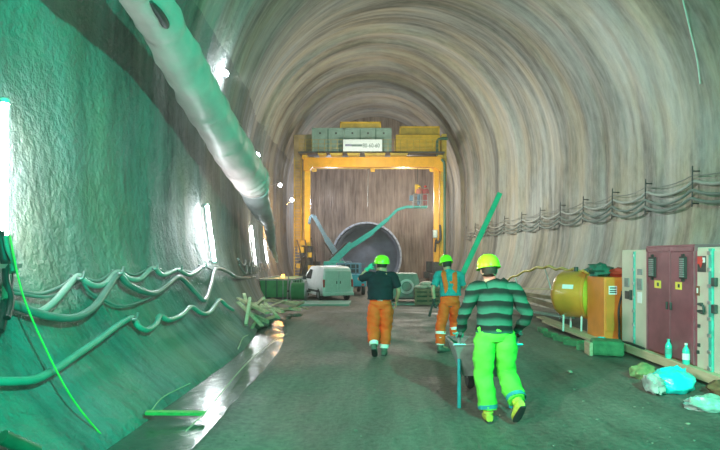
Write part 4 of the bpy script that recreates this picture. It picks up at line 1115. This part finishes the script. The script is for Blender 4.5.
def skin_body(name, nodes, edges, root, m_, parent):
    """one continuous surface: joints joined by a Skin modifier, smoothed, baked to a mesh"""
    keys = list(nodes); idx = {k: i for i, k in enumerate(keys)}
    me = bpy.data.meshes.new(name); me.from_pydata([nodes[k][0] for k in keys], [(idx[a], idx[b]) for a, b in edges], [])
    o = bpy.data.objects.new(name, me); COL.objects.link(o)
    sk = o.modifiers.new('skin', 'SKIN'); sk.use_smooth_shade = True
    sv = me.skin_vertices[0].data
    for k in keys:
        r = nodes[k][1]; sv[idx[k]].radius = (r, r) if isinstance(r, (int, float)) else r
        sv[idx[k]].use_root = (k == root)
    ss = o.modifiers.new('sub', 'SUBSURF'); ss.levels = 2; ss.render_levels = 2
    bpy.context.view_layer.update()
    dg = bpy.context.evaluated_depsgraph_get(); m2 = bpy.data.meshes.new_from_object(o.evaluated_get(dg))
    COL.objects.unlink(o); bpy.data.objects.remove(o)
    vs = [v.co.copy() for v in m2.vertices]; fs = [tuple(p.vertices) for p in m2.polygons]
    bpy.data.meshes.remove(m2)
    return vs, fs

def hand(mb, wrist, d, nrm, side, curl=.5, s=1.0):
    """palm, four unequal bent fingers and a thumb from the palm's side. d = pointing direction, nrm = palm normal, side = thumb side"""
    w = Vector(wrist); d = Vector(d).normalized(); nrm = Vector(nrm); nrm = (nrm-d*nrm.dot(d)).normalized(); lat = Vector(d.cross(nrm))*side
    mb.tube([w-d*.03*s, w+d*.01*s, w+d*.05*s, w+d*.095*s], [.026*s, .030*s, .042*s, .040*s], 12, res=3, ry=[.022*s, .02*s, .018*s, .013*s], side=tuple(lat))
    for i, (o_, L_) in enumerate(((.030, .072), (.010, .082), (-.011, .076), (-.031, .060))):
        p = w+d*.088*s+lat*o_*s; L_ *= s; ang = 0; pts = [p-d*.02*s, p]
        for k, fr in enumerate((.42, .32, .26)):
            ang += curl*(.9 if k else .6)
            p = p+(d*math.cos(ang)+nrm*math.sin(ang)+lat*o_*.8)*L_*fr; pts.append(p)
        mb.tube(pts, [.009*s, .0095*s, .009*s, .008*s, .006*s], 8, res=2)
    p = w+d*.03*s+lat*.035*s; pts = [w+d*.02*s+lat*.015*s, p]
    for k, (fr, out) in enumerate(((.034, .8), (.03, .45), (.024, .1))):
        p = p+(d*(.6+.1*k)+lat*out*.8+nrm*(.3+curl*.5*k)).normalized()*fr*s; pts.append(p)
    mb.tube(pts, [.013*s, .013*s, .0115*s, .010*s, .007*s], 8, res=2)

def person(label, loc, rz, J, st):
    t = thing('person', label, 'person', loc, rz)
    V = {k: Vector(v) for k, v in J.items() if not k.startswith('hand')}
    nodes = {}; ed = []
    def nd(k, p, r): nodes[k] = (tuple(p), r)
    nd('pelvis', V['pelvis'], .11); nd('waist', V['waist'], .10); nd('chest', V['chest'], .105); nd('upper', V['upper'], .075)
    nd('neck', V['neck'], .055); hd = V['head']; up = (hd-V['neck']).normalized()
    nd('skull', hd-up*.05, (.066, .078)); nd('head', hd+up*.02, (.078, .094)); nd('crown', hd+up*.085, (.062, .075))
    for a, b in (('pelvis', 'waist'), ('waist', 'chest'), ('chest', 'upper'), ('upper', 'neck'), ('neck', 'skull'), ('skull', 'head'), ('head', 'crown')): ed.append((a, b))
    for s_ in 'lr':
        nd('sh'+s_, V['sh'+s_], .058); nd('el'+s_, V['el'+s_], .042); nd('wr'+s_, V['wr'+s_], .029)
        nd('ua'+s_, V['sh'+s_].lerp(V['el'+s_], .4), .050); nd('fa'+s_, V['el'+s_].lerp(V['wr'+s_], .3), .040)
        ed += [('upper', 'sh'+s_), ('sh'+s_, 'ua'+s_), ('ua'+s_, 'el'+s_), ('el'+s_, 'fa'+s_), ('fa'+s_, 'wr'+s_)]
        nd('hi'+s_, V['hi'+s_], .088); nd('kn'+s_, V['kn'+s_], .055); nd('an'+s_, V['an'+s_], .038); nd('th'+s_, V['hi'+s_].lerp(V['kn'+s_], .45), .078); nd('ca'+s_, V['kn'+s_].lerp(V['an'+s_], .3), .056)
        nd('to'+s_, V['to'+s_], .034)
        ed += [('pelvis', 'hi'+s_), ('hi'+s_, 'th'+s_), ('th'+s_, 'kn'+s_), ('kn'+s_, 'ca'+s_), ('ca'+s_, 'an'+s_), ('an'+s_, 'to'+s_)]
    vs, fs = skin_body('body', nodes, ed, 'pelvis', M_skin, t)
    body = MB().add(vs, fs, True)
    fw = Vector(st.get('face', (0, 1, 0))).normalized(); rt = fw.cross(Vector((0, 0, 1))).normalized()
    c = hd+up*.0
    # nose, ears, lips, brow as part of the head
    body.tube([c+fw*.085+up*.02, c+fw*.103-up*.012, c+fw*.088-up*.028], [.008, .014, .006], 8, res=2)
    for sg in (-1, 1): body.blob(c+rt*sg*.083-up*.004, (.012, .024, .034), amp=.1, n=12)
    body.tube([c+fw*.078+rt*.024-up*.052, c+fw*.09-up*.05, c+fw*.078-rt*.024-up*.052], .006, 6, res=3)
    gl = {}
    for s_ in 'lr':
        side = 1
        h = J.get('hand'+s_)
        if h: gl[s_] = h
    bo = body.build('body', M_skin, t, local=True)
    for sg in (-1, 1):
        e = MB().blob(c+fw*.078+rt*sg*.03+up*.022, .0125, amp=0, n=12).build('eye', M_eye, t, local=True)
        MB().blob(c+fw*.089+rt*sg*.03+up*.022, .006, amp=0, n=10).build('iris', M_hair, e, local=True)
    mb = MB(); mb.tube([c-fw*.022-up*.055, c-fw*.02+up*.0, c-fw*.012+up*.06, c+up*.1], [.07, .086, .086, .05], 20, res=4, ry=[.062, .088, .092, .06], side=tuple(rt)); mb.build('hair', M_hair, t, local=True)
    # helmet
    hb = c+up*.045-fw*.005
    tilt = Matrix.Translation(hb) @ Vector((0, 0, 1)).rotation_difference((up*1.0-fw*st.get('htilt', .12)).normalized()).to_matrix().to_4x4()
    prof_ = [(.128, -.012), (.126, .02), (.118, .06), (.098, .098), (.066, .123), (.03, .133), (.005, .135)]
    mb = MB(); mb.lathe(prof_, 32, tilt); hm = mb.build('helmet', st['helmet'], t, local=True)
    fr = tilt.to_3x3().inverted() @ fw; a0 = math.atan2(fr.y, fr.x)
    mb = MB(); vs = []; fs = []; nn = 40
    for j in range(nn):
        a = 2*math.pi*j/nn; ex = .010+.040*max(0, math.cos(a-a0))**2
        for r, z in ((.124, -.006), (.124+ex, -.020), (.124+ex, -.026), (.124, -.016)): vs.append(tilt @ Vector((r*math.cos(a), r*math.sin(a), z)))
    for j in range(nn):
        for q in range(4): fs.append((j*4+q, j*4+(q+1) % 4, ((j+1) % nn)*4+(q+1) % 4, ((j+1) % nn)*4+q))
    mb.add(vs, fs, True).build('brim', st['helmet'], hm, local=True)
    mb = MB()
    for off in (-.035, 0, .035):
        rr = rt*off; pts = []
        for k in range(9):
            th = math.pi*(k/8)*.8+math.pi*.1; R_ = .128; zz = .012+.122*math.sin(th)
            pts.append(hb+rr+fw*math.cos(th)*(.112)+up*zz)
        mb.tube(pts, .007, 6)
    mb.build('ridge', st['helmet'], hm, local=True)
    mb = MB(); mb.lathe([(.123, -.05), (.126, -.05), (.126, -.03), (.123, -.03)], 28, tilt) if False else None
    # trousers
    P_ = V['pelvis']; W_ = V['waist']; lat = tuple((V['hir']-V['hil']).normalized())
    bg = st.get('baggy', 1.0)
    mb = MB()
    mb.tube([P_.lerp(W_, 1.0)+Vector((0, 0, st.get('wz', 0))), P_.lerp(W_, .45), P_, P_+Vector((0, 0, -.09))], [.150, .165, .178, .160], 28, res=5, ry=[.112, .124, .135, .115], side=lat)
    for s_ in 'lr':
        h, k, a = V['hi'+s_], V['kn'+s_], V['an'+s_]; inner = (P_-h)*.10
        end = k.lerp(a, st.get('tl', .93))
        mb.tube([h+Vector((0, 0, .05))+inner, h.lerp(k, .25), h.lerp(k, .6), k, k.lerp(a, .35), k.lerp(a, .7), end], [.092*bg, .102*bg, .094*bg, .086*bg, .086*bg, .084*bg, .076*bg], 22, res=5)
    tr = mb.build('trousers', st['trousers'], t, local=True, wrinkle=.022, wfreq=9)
    for s_ in 'lr':
        k, a = V['kn'+s_], V['an'+s_]
        for f0, f1 in st.get('bands', ()):
            rr = (.091 if f0 < .45 else .088)*bg
            x = MB().tube([k.lerp(a, f0), k.lerp(a, f1)], [rr, rr*.98], 22, caps=False).build('reflective_band', st.get('bandmat', M_refl), tr, local=True)
    if 'belt' in st:
        q = P_.lerp(W_, .93)+Vector((0, 0, st.get('wz', 0)))
        MB().tube([q-Vector((0, 0, .022)), q+Vector((0, 0, .022))], [.164, .160], 28, ry=[.124, .121], side=lat, caps=False).build('belt', st['belt'], t, local=True)
    if 'patch' in st:
        q = P_.lerp(W_, .60); MB().tube([q+Vector((0, 0, -.02)), q+Vector((0, 0, .02))], [.09, .10], 20, ry=[.142, .136], side=lat).build('reflective_patch', M_refl, tr, local=True)
    # boots
    for s_ in 'lr':
        a, to = V['an'+s_], V['to'+s_]; k = V['kn'+s_]; sh_ = (k-a).normalized(); fo = (to-a); 
        f_ = (to-a); f_.z = f_.z; heel = a-f_.normalized()*.05-sh_*.03
        dn = -(sh_-f_.normalized()*sh_.dot(f_.normalized())).normalized()
        mb = MB(); mb.tube([a+sh_*.17, a+sh_*.06, a+dn*.01], [.062, .058, .055], 16, res=3)
        mb.tube([heel+dn*.035, a+dn*.045, a.lerp(to, .6)+dn*.035, to+dn*.02, to+f_.normalized()*.05+dn*.018], [.035, .048, .052, .048, .022], 16, res=4, ry=[.045, .055, .046, .034, .02])
        bt = mb.build('boot', st['boot'], t, local=True)
        q0, q1 = heel+dn*.078, to+f_.normalized()*.05+dn*.052
        sd = f_.normalized().cross(dn)
        MB().tube([q0, q0.lerp(q1, .4), q0.lerp(q1, .8), q1], [.034, .046, .048, .03], 14, res=3, ry=.010, side=tuple(sd)).build('sole', M_rub, bt, local=True)
        if 'sock' in st: MB().tube([a+sh_*.03, a+sh_*.17], [.070, .080], 18).build('gaiter', st['sock'], t, local=True)
    # top
    mb = MB(); lat2 = tuple((V['shr']-V['shl']).normalized())
    z0 = W_+Vector((0, 0, st.get('hem', -.04)))
    mb.tube([z0, W_.lerp(V['chest'], .4), V['chest'], V['upper']+Vector((0, 0, .0)), V['upper'].lerp(V['neck'], .55), V['neck'].lerp(V['head'], .12)], [r_*st.get('bulk', 1.06) for r_ in (.192, .182, .192, .182, .118, .060)], 30, res=5, ry=[r_*st.get('bulk', 1.06) for r_ in (.158, .142, .138, .122, .086, .062)], side=lat2)
    for s_ in 'lr':
        sh, el, wr = V['sh'+s_], V['el'+s_], V['wr'+s_]; inn = V['upper']-sh
        if st['sleeve'] == 'short': mb.tube([sh+inn*.45, sh, sh.lerp(el, .35), sh.lerp(el, .78)], [.085, .080, .074, .070], 18, res=4)
        else: mb.tube([sh+inn*.45, sh, sh.lerp(el, .5), el, el.lerp(wr, .5), el.lerp(wr, .93)], [.088, .084, .076, .066, .058, .046], 18, res=5)
    mb.build(st.get('topname', 'shirt'), st['top'], t, local=True, wrinkle=.016, wfreq=8)
    if 'bib' in st:
        mb = MB()
        for sx in (-1, 1):
            up_, ch, wa, shp = V['upper'], V['chest'], W_, V['sh'+('l' if sx < 0 else 'r')]
            L_ = Vector(lat2); fwd = Vector((0, 0, 1)).cross(L_).normalized()*1
            for bf in (-1, 1):
                pts = [wa+L_*sx*.06+fwd*bf*.128, ch+L_*sx*.085+fwd*bf*.142, up_+L_*sx*.10+fwd*bf*.118+Vector((0, 0, .03)), up_+L_*sx*.10+Vector((0, 0, .095))]
                mb.tube(pts, .045, 10, res=4, ry=.012, side=lat2)
        mb.build('braces', st['bib'], t, local=True)
        mb = MB(); mb.tube([wa+Vector((0, 0, -.02)), wa.lerp(ch, .45), wa.lerp(ch, 1.15)], [.178, .180, .13], 28, res=4, ry=[.140, .146, .150], side=lat2)
        mb.build('bib', st['bib'], t, local=True, wrinkle=.01)
        MB().tube([wa+Vector((0, 0, .01)), wa+Vector((0, 0, .07))], [.182, .183], 28, ry=[.142, .144], side=lat2, caps=False).build('reflective_band', M_refl, t, local=True)
    for s_, (d, nrm, side, curl, gm) in gl.items():
        mb = MB(); hand(mb, V['wr'+s_], d, nrm, side, curl)
        wr, el = V['wr'+s_], V['el'+s_]
        if gm: mb.tube([wr.lerp(el, .22), wr], [.042, .034], 14)
        mb.build('glove' if gm else 'hand', gm or M_skin, t, local=True)
    return t

# worker 1: navy shirt, orange trousers, left hand raised to the helmet
g1 = Vector(((380.5-CX)/55.2, 500/55.2, 0.0))
J1 = dict(pelvis=(0, 0, .93), waist=(0, .0, 1.07), chest=(.0, .01, 1.27), upper=(.0, .0, 1.41), neck=(.015, .01, 1.50), head=(.02, .03, 1.635),
          shl=(-.19, 0, 1.43), ell=(-.36, .08, 1.36), wrl=(-.20, .10, 1.57), shr=(.20, 0, 1.43), elr=(.30, -.02, 1.17), wrr=(.26, .14, .96),
          hil=(-.09, 0, .88), knl=(-.12, .02, .49), anl=(-.105, -.20, .19), tol=(-.09, -.12, .07),
          hir=(.09, 0, .88), knr=(.085, .09, .48), anr=(.055, .03, .09), tor=(.075, .19, .035),
          handl=((.7, .15, .55), (.2, 1, -.1), -1, .35, M_glove), handr=((-.05, .35, -.9), (-1, 0, 0), 1, .5, None))
w1 = person('person in navy shirt and orange trousers walking away, left hand raised to lime helmet', g1, 0, J1,
       dict(helmet=M_lime, trousers=M_orf, top=M_navy, sleeve='short', boot=M_boot, sock=M_refl, patch=1, bulk=1.13, baggy=1.16, tl=.72, hem=-.06, htilt=.15))
w1.scale = (1.12, 1.1, 1.0)
# worker 3: teal shirt, orange bib overalls, striding left, long green pole on the right
g3 = Vector(((449-CX)/53.5, 500/53.5, 0.0))
J3 = dict(pelvis=(.02, 0, .95), waist=(.03, .0, 1.09), chest=(.02, .03, 1.28), upper=(-.0, .05, 1.42), neck=(-.03, .07, 1.51), head=(-.05, .10, 1.64),
          shl=(-.20, .03, 1.43), ell=(-.30, -.06, 1.18), wrl=(-.27, -.02, .95), shr=(.20, .04, 1.43), elr=(.27, .10, 1.20), wrr=(.20, .25, 1.27),
          hil=(-.07, 0, .90), knl=(-.15, .02, .50), anl=(-.16, -.06, .105), tol=(-.02, .08, .045),
          hir=(.11, 0, .90), knr=(.10, .22, .55), anr=(.13, .12, .16), tor=(.16, .26, .10),
          handl=((-.1, .1, -1), (1, .2, 0), 1, .9, M_gloved), handr=((-.2, .5, .5), (-.6, .2, .2), -1, 1.0, M_glove))
w3 = person('person in teal shirt and orange bib overalls striding away, beside a long green pole', g3, math.radians(-8), J3,
       dict(helmet=M_lime, trousers=M_orf, top=M_tealc, sleeve='short', bib=M_orf, boot=M_boot, sock=M_refl, bands=((.30, .42),), baggy=1.08, tl=.85, htilt=-.05, face=(-.5, .85, 0)))
tag(MB().tube([g3+Vector((-.28, -.03, .98)), g3+Vector((-.33, .02, .80)), g3+Vector((-.36, .08, .66))], [.02, .02, .028], 8).build('hand_tool', M_dark), 'black hand tool held by the person in orange bib overalls', 'tool')
a, b = P(455, 290, 9.55), P(500, 193, 9.9)
tag(MB().beam(a-(b-a)*.25, b, .10, .04, up=(0, 1, 0)).build('long_pole', mat('green_board_paint', (.03, .26, .17), rough=.6, var=.15), bevel=.006), 'long green board slanting up right from the person in bib overalls', 'pole')

# near worker: striped sweater, luminous green trousers, pushing the barrow
g2 = Vector(((493-CX)/92.4, 500/92.4, 0.0))
J2 = dict(pelvis=(.01, 0, .96), waist=(.02, .02, 1.10), chest=(.03, .04, 1.28), upper=(.03, .07, 1.42), neck=(-.01, .08, 1.50), head=(-.02, .11, 1.63),
          shl=(-.19, .04, 1.42), ell=(-.31, .04, 1.15), wrl=(-.315, .22, .94), shr=(.25, .04, 1.41), elr=(.37, .03, 1.15), wrr=(.33, .24, .93),
          hil=(-.09, 0, .90), knl=(-.085, .07, .49), anl=(-.055, -.02, .10), tol=(-.045, .15, .045),
          hir=(.13, 0, .90), knr=(.16, .10, .52), anr=(.21, -.22, .26), tor=(.19, -.16, .12),
          handl=((0, .45, -.6), (0, .7, .5), -1, 1.1, M_glove), handr=((0, .45, -.6), (0, .7, .5), 1, 1.1, M_glove))
person('person in green striped sweater and luminous green trousers pushing a wheelbarrow', g2, 0, J2,
       dict(helmet=M_lime2, trousers=M_hvg, top=M_stripe, topname='sweater', sleeve='long', boot=M_booty, baggy=1.22, bands=((.80, .90),), bandmat=M_tealc, tl=.93, hem=-.14, htilt=.02, wz=.0))
# wheelbarrow in front of the near worker
wb = thing('wheelbarrow', 'grey wheelbarrow pushed by the person in the striped sweater', 'wheelbarrow', g2+Vector((.0, .75, 0)))
M_tray = mat('grey_barrow_tray', (.27, .30, .29), rough=.45, metal=.3, var=.25, scale=5)
def tray(off):
    mb = MB(); top = [(-.38, -.50, .78), (.38, -.50, .78), (.34, .42, .72), (-.34, .42, .72)]; bot = [(-.24, -.22, .36), (.24, -.22, .36), (.22, .22, .34), (-.22, .22, .34)]
    vs = [Vector(v) for v in top+bot]; k = .02
    vi = [v+Vector((-math.copysign(k, v.x), -math.copysign(k, v.y), k if i > 3 else 0)) for i, v in enumerate(vs)]
    A = vs+vi; f = []
    for i in range(4):
        j = (i+1) % 4; f += [(i, j, 4+j, 4+i), (8+j, 8+i, 12+i, 12+j), (j, i, 8+i, 8+j)]
    f += [(4, 5, 6, 7), (15, 14, 13, 12)]
    mb.add(A, f); return mb
tray(0).build('tray', M_tray, wb, local=True, bevel=.006)
mb = MB(); mb.tube([(-.385, -.505, .785), (.385, -.505, .785), (.345, .425, .725), (-.345, .425, .725), (-.385, -.505, .785)], .014, 8); mb.build('tray_rim', M_steel, wb, local=True)
for sx in (-1, 1):
    MB().tube([(sx*.325, -.56, .90), (sx*.32, -.42, .72), (sx*.27, -.15, .36), (sx*.13, .50, .24), (sx*.09, .66, .22)], .017, 8, res=3).build('handle_rail', M_steel, wb, local=True)
    MB().tube([(sx*.33, -.64, .93), (sx*.326, -.50, .87)], .022, 8).build('grip', M_rub, wb, local=True)
    MB().tube([(sx*.30, -.36, .60), (sx*.30, -.34, .02)], .022, 8).build('leg', M_tealc, wb, local=True)['label'] = 'teal leg'
Mx = Matrix.Translation((0, .62, .20)) @ Matrix.Rotation(math.pi/2, 4, 'Y')
wh = MB().lathe([(.12, -.035), (.18, -.045), (.20, -.02), (.20, .02), (.18, .045), (.12, .035)], 28, Mx).build('wheel', M_rub, wb, local=True)
MB().lathe([(.02, -.05), (.11, -.02), (.12, 0), (.11, .02), (.02, .05)], 20, Mx).build('rim', M_steel, wh, local=True)
mb = MB()
for i in range(7): mb.blob((random.uniform(-.12, .12), random.uniform(-.2, .2), .60+random.uniform(0, .1)), (.15, .16, .12), seed=i, n=14, amp=.3)
mb.build('load', M_rubble, wb, local=True)

# two small workers in the basket of the teal boom lift
a_, b_ = BA
for i, (x, top, lab) in enumerate((((a_.x*.55+b_.x*.45), M_rose, 'person in rose jacket standing at left in the lift basket'), ((a_.x*.12+b_.x*.88), M_dkred, 'person in dark red jacket standing at right in the lift basket'))):
    s_ = 1.0
    JJ = dict(pelvis=(0, 0, .95), waist=(0, 0, 1.08), chest=(0, 0, 1.27), upper=(0, 0, 1.41), neck=(0, .01, 1.50), head=(0, .02, 1.63), shl=(-.19, 0, 1.42), ell=(-.24, .1, 1.17), wrl=(-.18, .3, 1.15), shr=(.19, 0, 1.42), elr=(.26, .1, 1.2 if i else 1.5), wrr=(.2, .3, 1.2 if i else 1.7),
              hil=(-.09, 0, .9), knl=(-.1, .03, .5), anl=(-.1, 0, .1), tol=(-.1, .15, .04), hir=(.09, 0, .9), knr=(.1, .03, .5), anr=(.1, 0, .1), tor=(.1, .15, .04),
              handl=((0, 1, 0), (0, 0, -1), 1, .8, M_gloved), handr=((0, .6, .6), (0, 1, 0), -1, .8, M_gloved))
    pr = person(lab, Vector((x, 37.0, a_.z+.11)), math.radians(-20 if i else 15), JJ, dict(helmet=M_yel if i == 0 else M_red, trousers=M_blue if i == 0 else M_dkred, top=top, topname='jacket', sleeve='long', boot=M_boot, baggy=1.05))
    pr.scale = (.86, .86, .86)
# ------------------------------------------------------------------ camera and light
cam = bpy.data.cameras.new('camera'); co = bpy.data.objects.new('camera', cam); COL.objects.link(co)
cam.sensor_width = 36; cam.lens = 36*F/720; cam.shift_x = -(CX-360)/720; cam.shift_y = (CY-225)/720
cam.clip_end = 200
co.location = (0, 0, CH); co.rotation_euler = (math.pi/2, 0, 0); SC.camera = co
def light(name, kind, loc, col, power, rad=.15, aim=None, ang=None, blend=.5):
    l = bpy.data.lights.new(name, kind); l.color = col; l.energy = power
    if kind in ('POINT', 'SPOT'): l.shadow_soft_size = rad
    if kind == 'AREA': l.size = rad
    if kind == 'SPOT': l.spot_size = math.radians(ang or 90); l.spot_blend = blend
    o = bpy.data.objects.new(name, l); COL.objects.link(o); o.location = loc
    if aim is not None:
        o.rotation_euler = (Vector(aim)-Vector(loc)).to_track_quat('-Z', 'Y').to_euler()
    return o
# green discharge lamp behind the camera; white spots added to fill workers and cabinets
light('green_lamp', 'POINT', (3.0, -2.2, 5.1), (.0, 1.0, .58), 5200, .10)
light('fill_spot', 'SPOT', (-2.4, -1.5, 3.0), (1, .95, .90), 1700, .12, aim=(2.4, 9, 1.2), ang=46, blend=.7)  # added white spot for the workers, aimed clear of the left wall
light('fill_spot', 'SPOT', (-3.0, 0.5, 3.2), (1, .95, .88), 2400, .12, aim=(5.4, 8.2, 1.0), ang=38, blend=.9)  # added white spot that brightens the cabinet fronts
FP = [(5200, (10, 21, 6.0), 75), (2600, (9, 33, 6), 90), (1300, (3, 41, 8), 90), (500, (0, 41, 3), 90)]
for (p, _w), (w_, aim, ang) in zip(FLOODS, FP): light('flood_lamp', 'SPOT', p, (.93, .97, .93), w_, .10, aim=aim, ang=ang, blend=1)
for p, _w in FLOODS: light('flood_lamp', 'POINT', p, (.80, .92, 1.0), 55, .10)
light('gantry_fill', 'POINT', (-7.4, 37.2, 4.2), (1, .46, .12), 650, .2)  # unseen orange light added to colour the wall left of the gantry
light('gantry_fill', 'POINT', (4.6, 38.0, 5.0), (1, .80, .5), 240, .2)  # unseen warm light added to brighten the gantry beams
light('gantry_fill', 'POINT', (-0.5, 34.5, 9.0), (1, .92, .75), 700, .2)  # unseen light added to lift the boxes on top of the gantry
light('chamber_fill', 'POINT', (2.5, 48.0, 7.5), (1, .86, .76), 1100, .3)  # unseen light added behind the gantry to brighten the end wall
light('chamber_fill', 'POINT', (-4.5, 49.0, 7.0), (.85, .85, 1), 650, .3)  # second light added for the end wall, cooler
light('arch_fill', 'POINT', (3.0, 29.0, 4.6), (1, 1, .88), 850, .3)  # unseen light added to fill the right wall and the far floor
w = bpy.data.worlds.new('world'); SC.world = w; w.use_nodes = True
w.node_tree.nodes['Background'].inputs[0].default_value = (.35, .6, .5, 1); w.node_tree.nodes['Background'].inputs[1].default_value = .05
vs_ = w.node_tree.nodes.new('ShaderNodeVolumeScatter'); vs_.inputs['Density'].default_value = .0022; vs_.inputs['Anisotropy'].default_value = .55
w.node_tree.links.new(vs_.outputs[0], w.node_tree.nodes['World Output'].inputs['Volume'])
SC.view_settings.view_transform = 'Standard'; SC.view_settings.look = 'None'; SC.view_settings.gamma = 1; SC.view_settings.exposure = 0.0
SC.cycles.use_denoising = True; SC.cycles.max_bounces = 6; SC.cycles.diffuse_bounces = 4; SC.cycles.glossy_bounces = 3
SC.cycles.sample_clamp_indirect = 6; SC.cycles.volume_bounces = 0
for o in list(COL.objects):
    for k in ('_w', '_pw'):
        if k in o: del o[k]
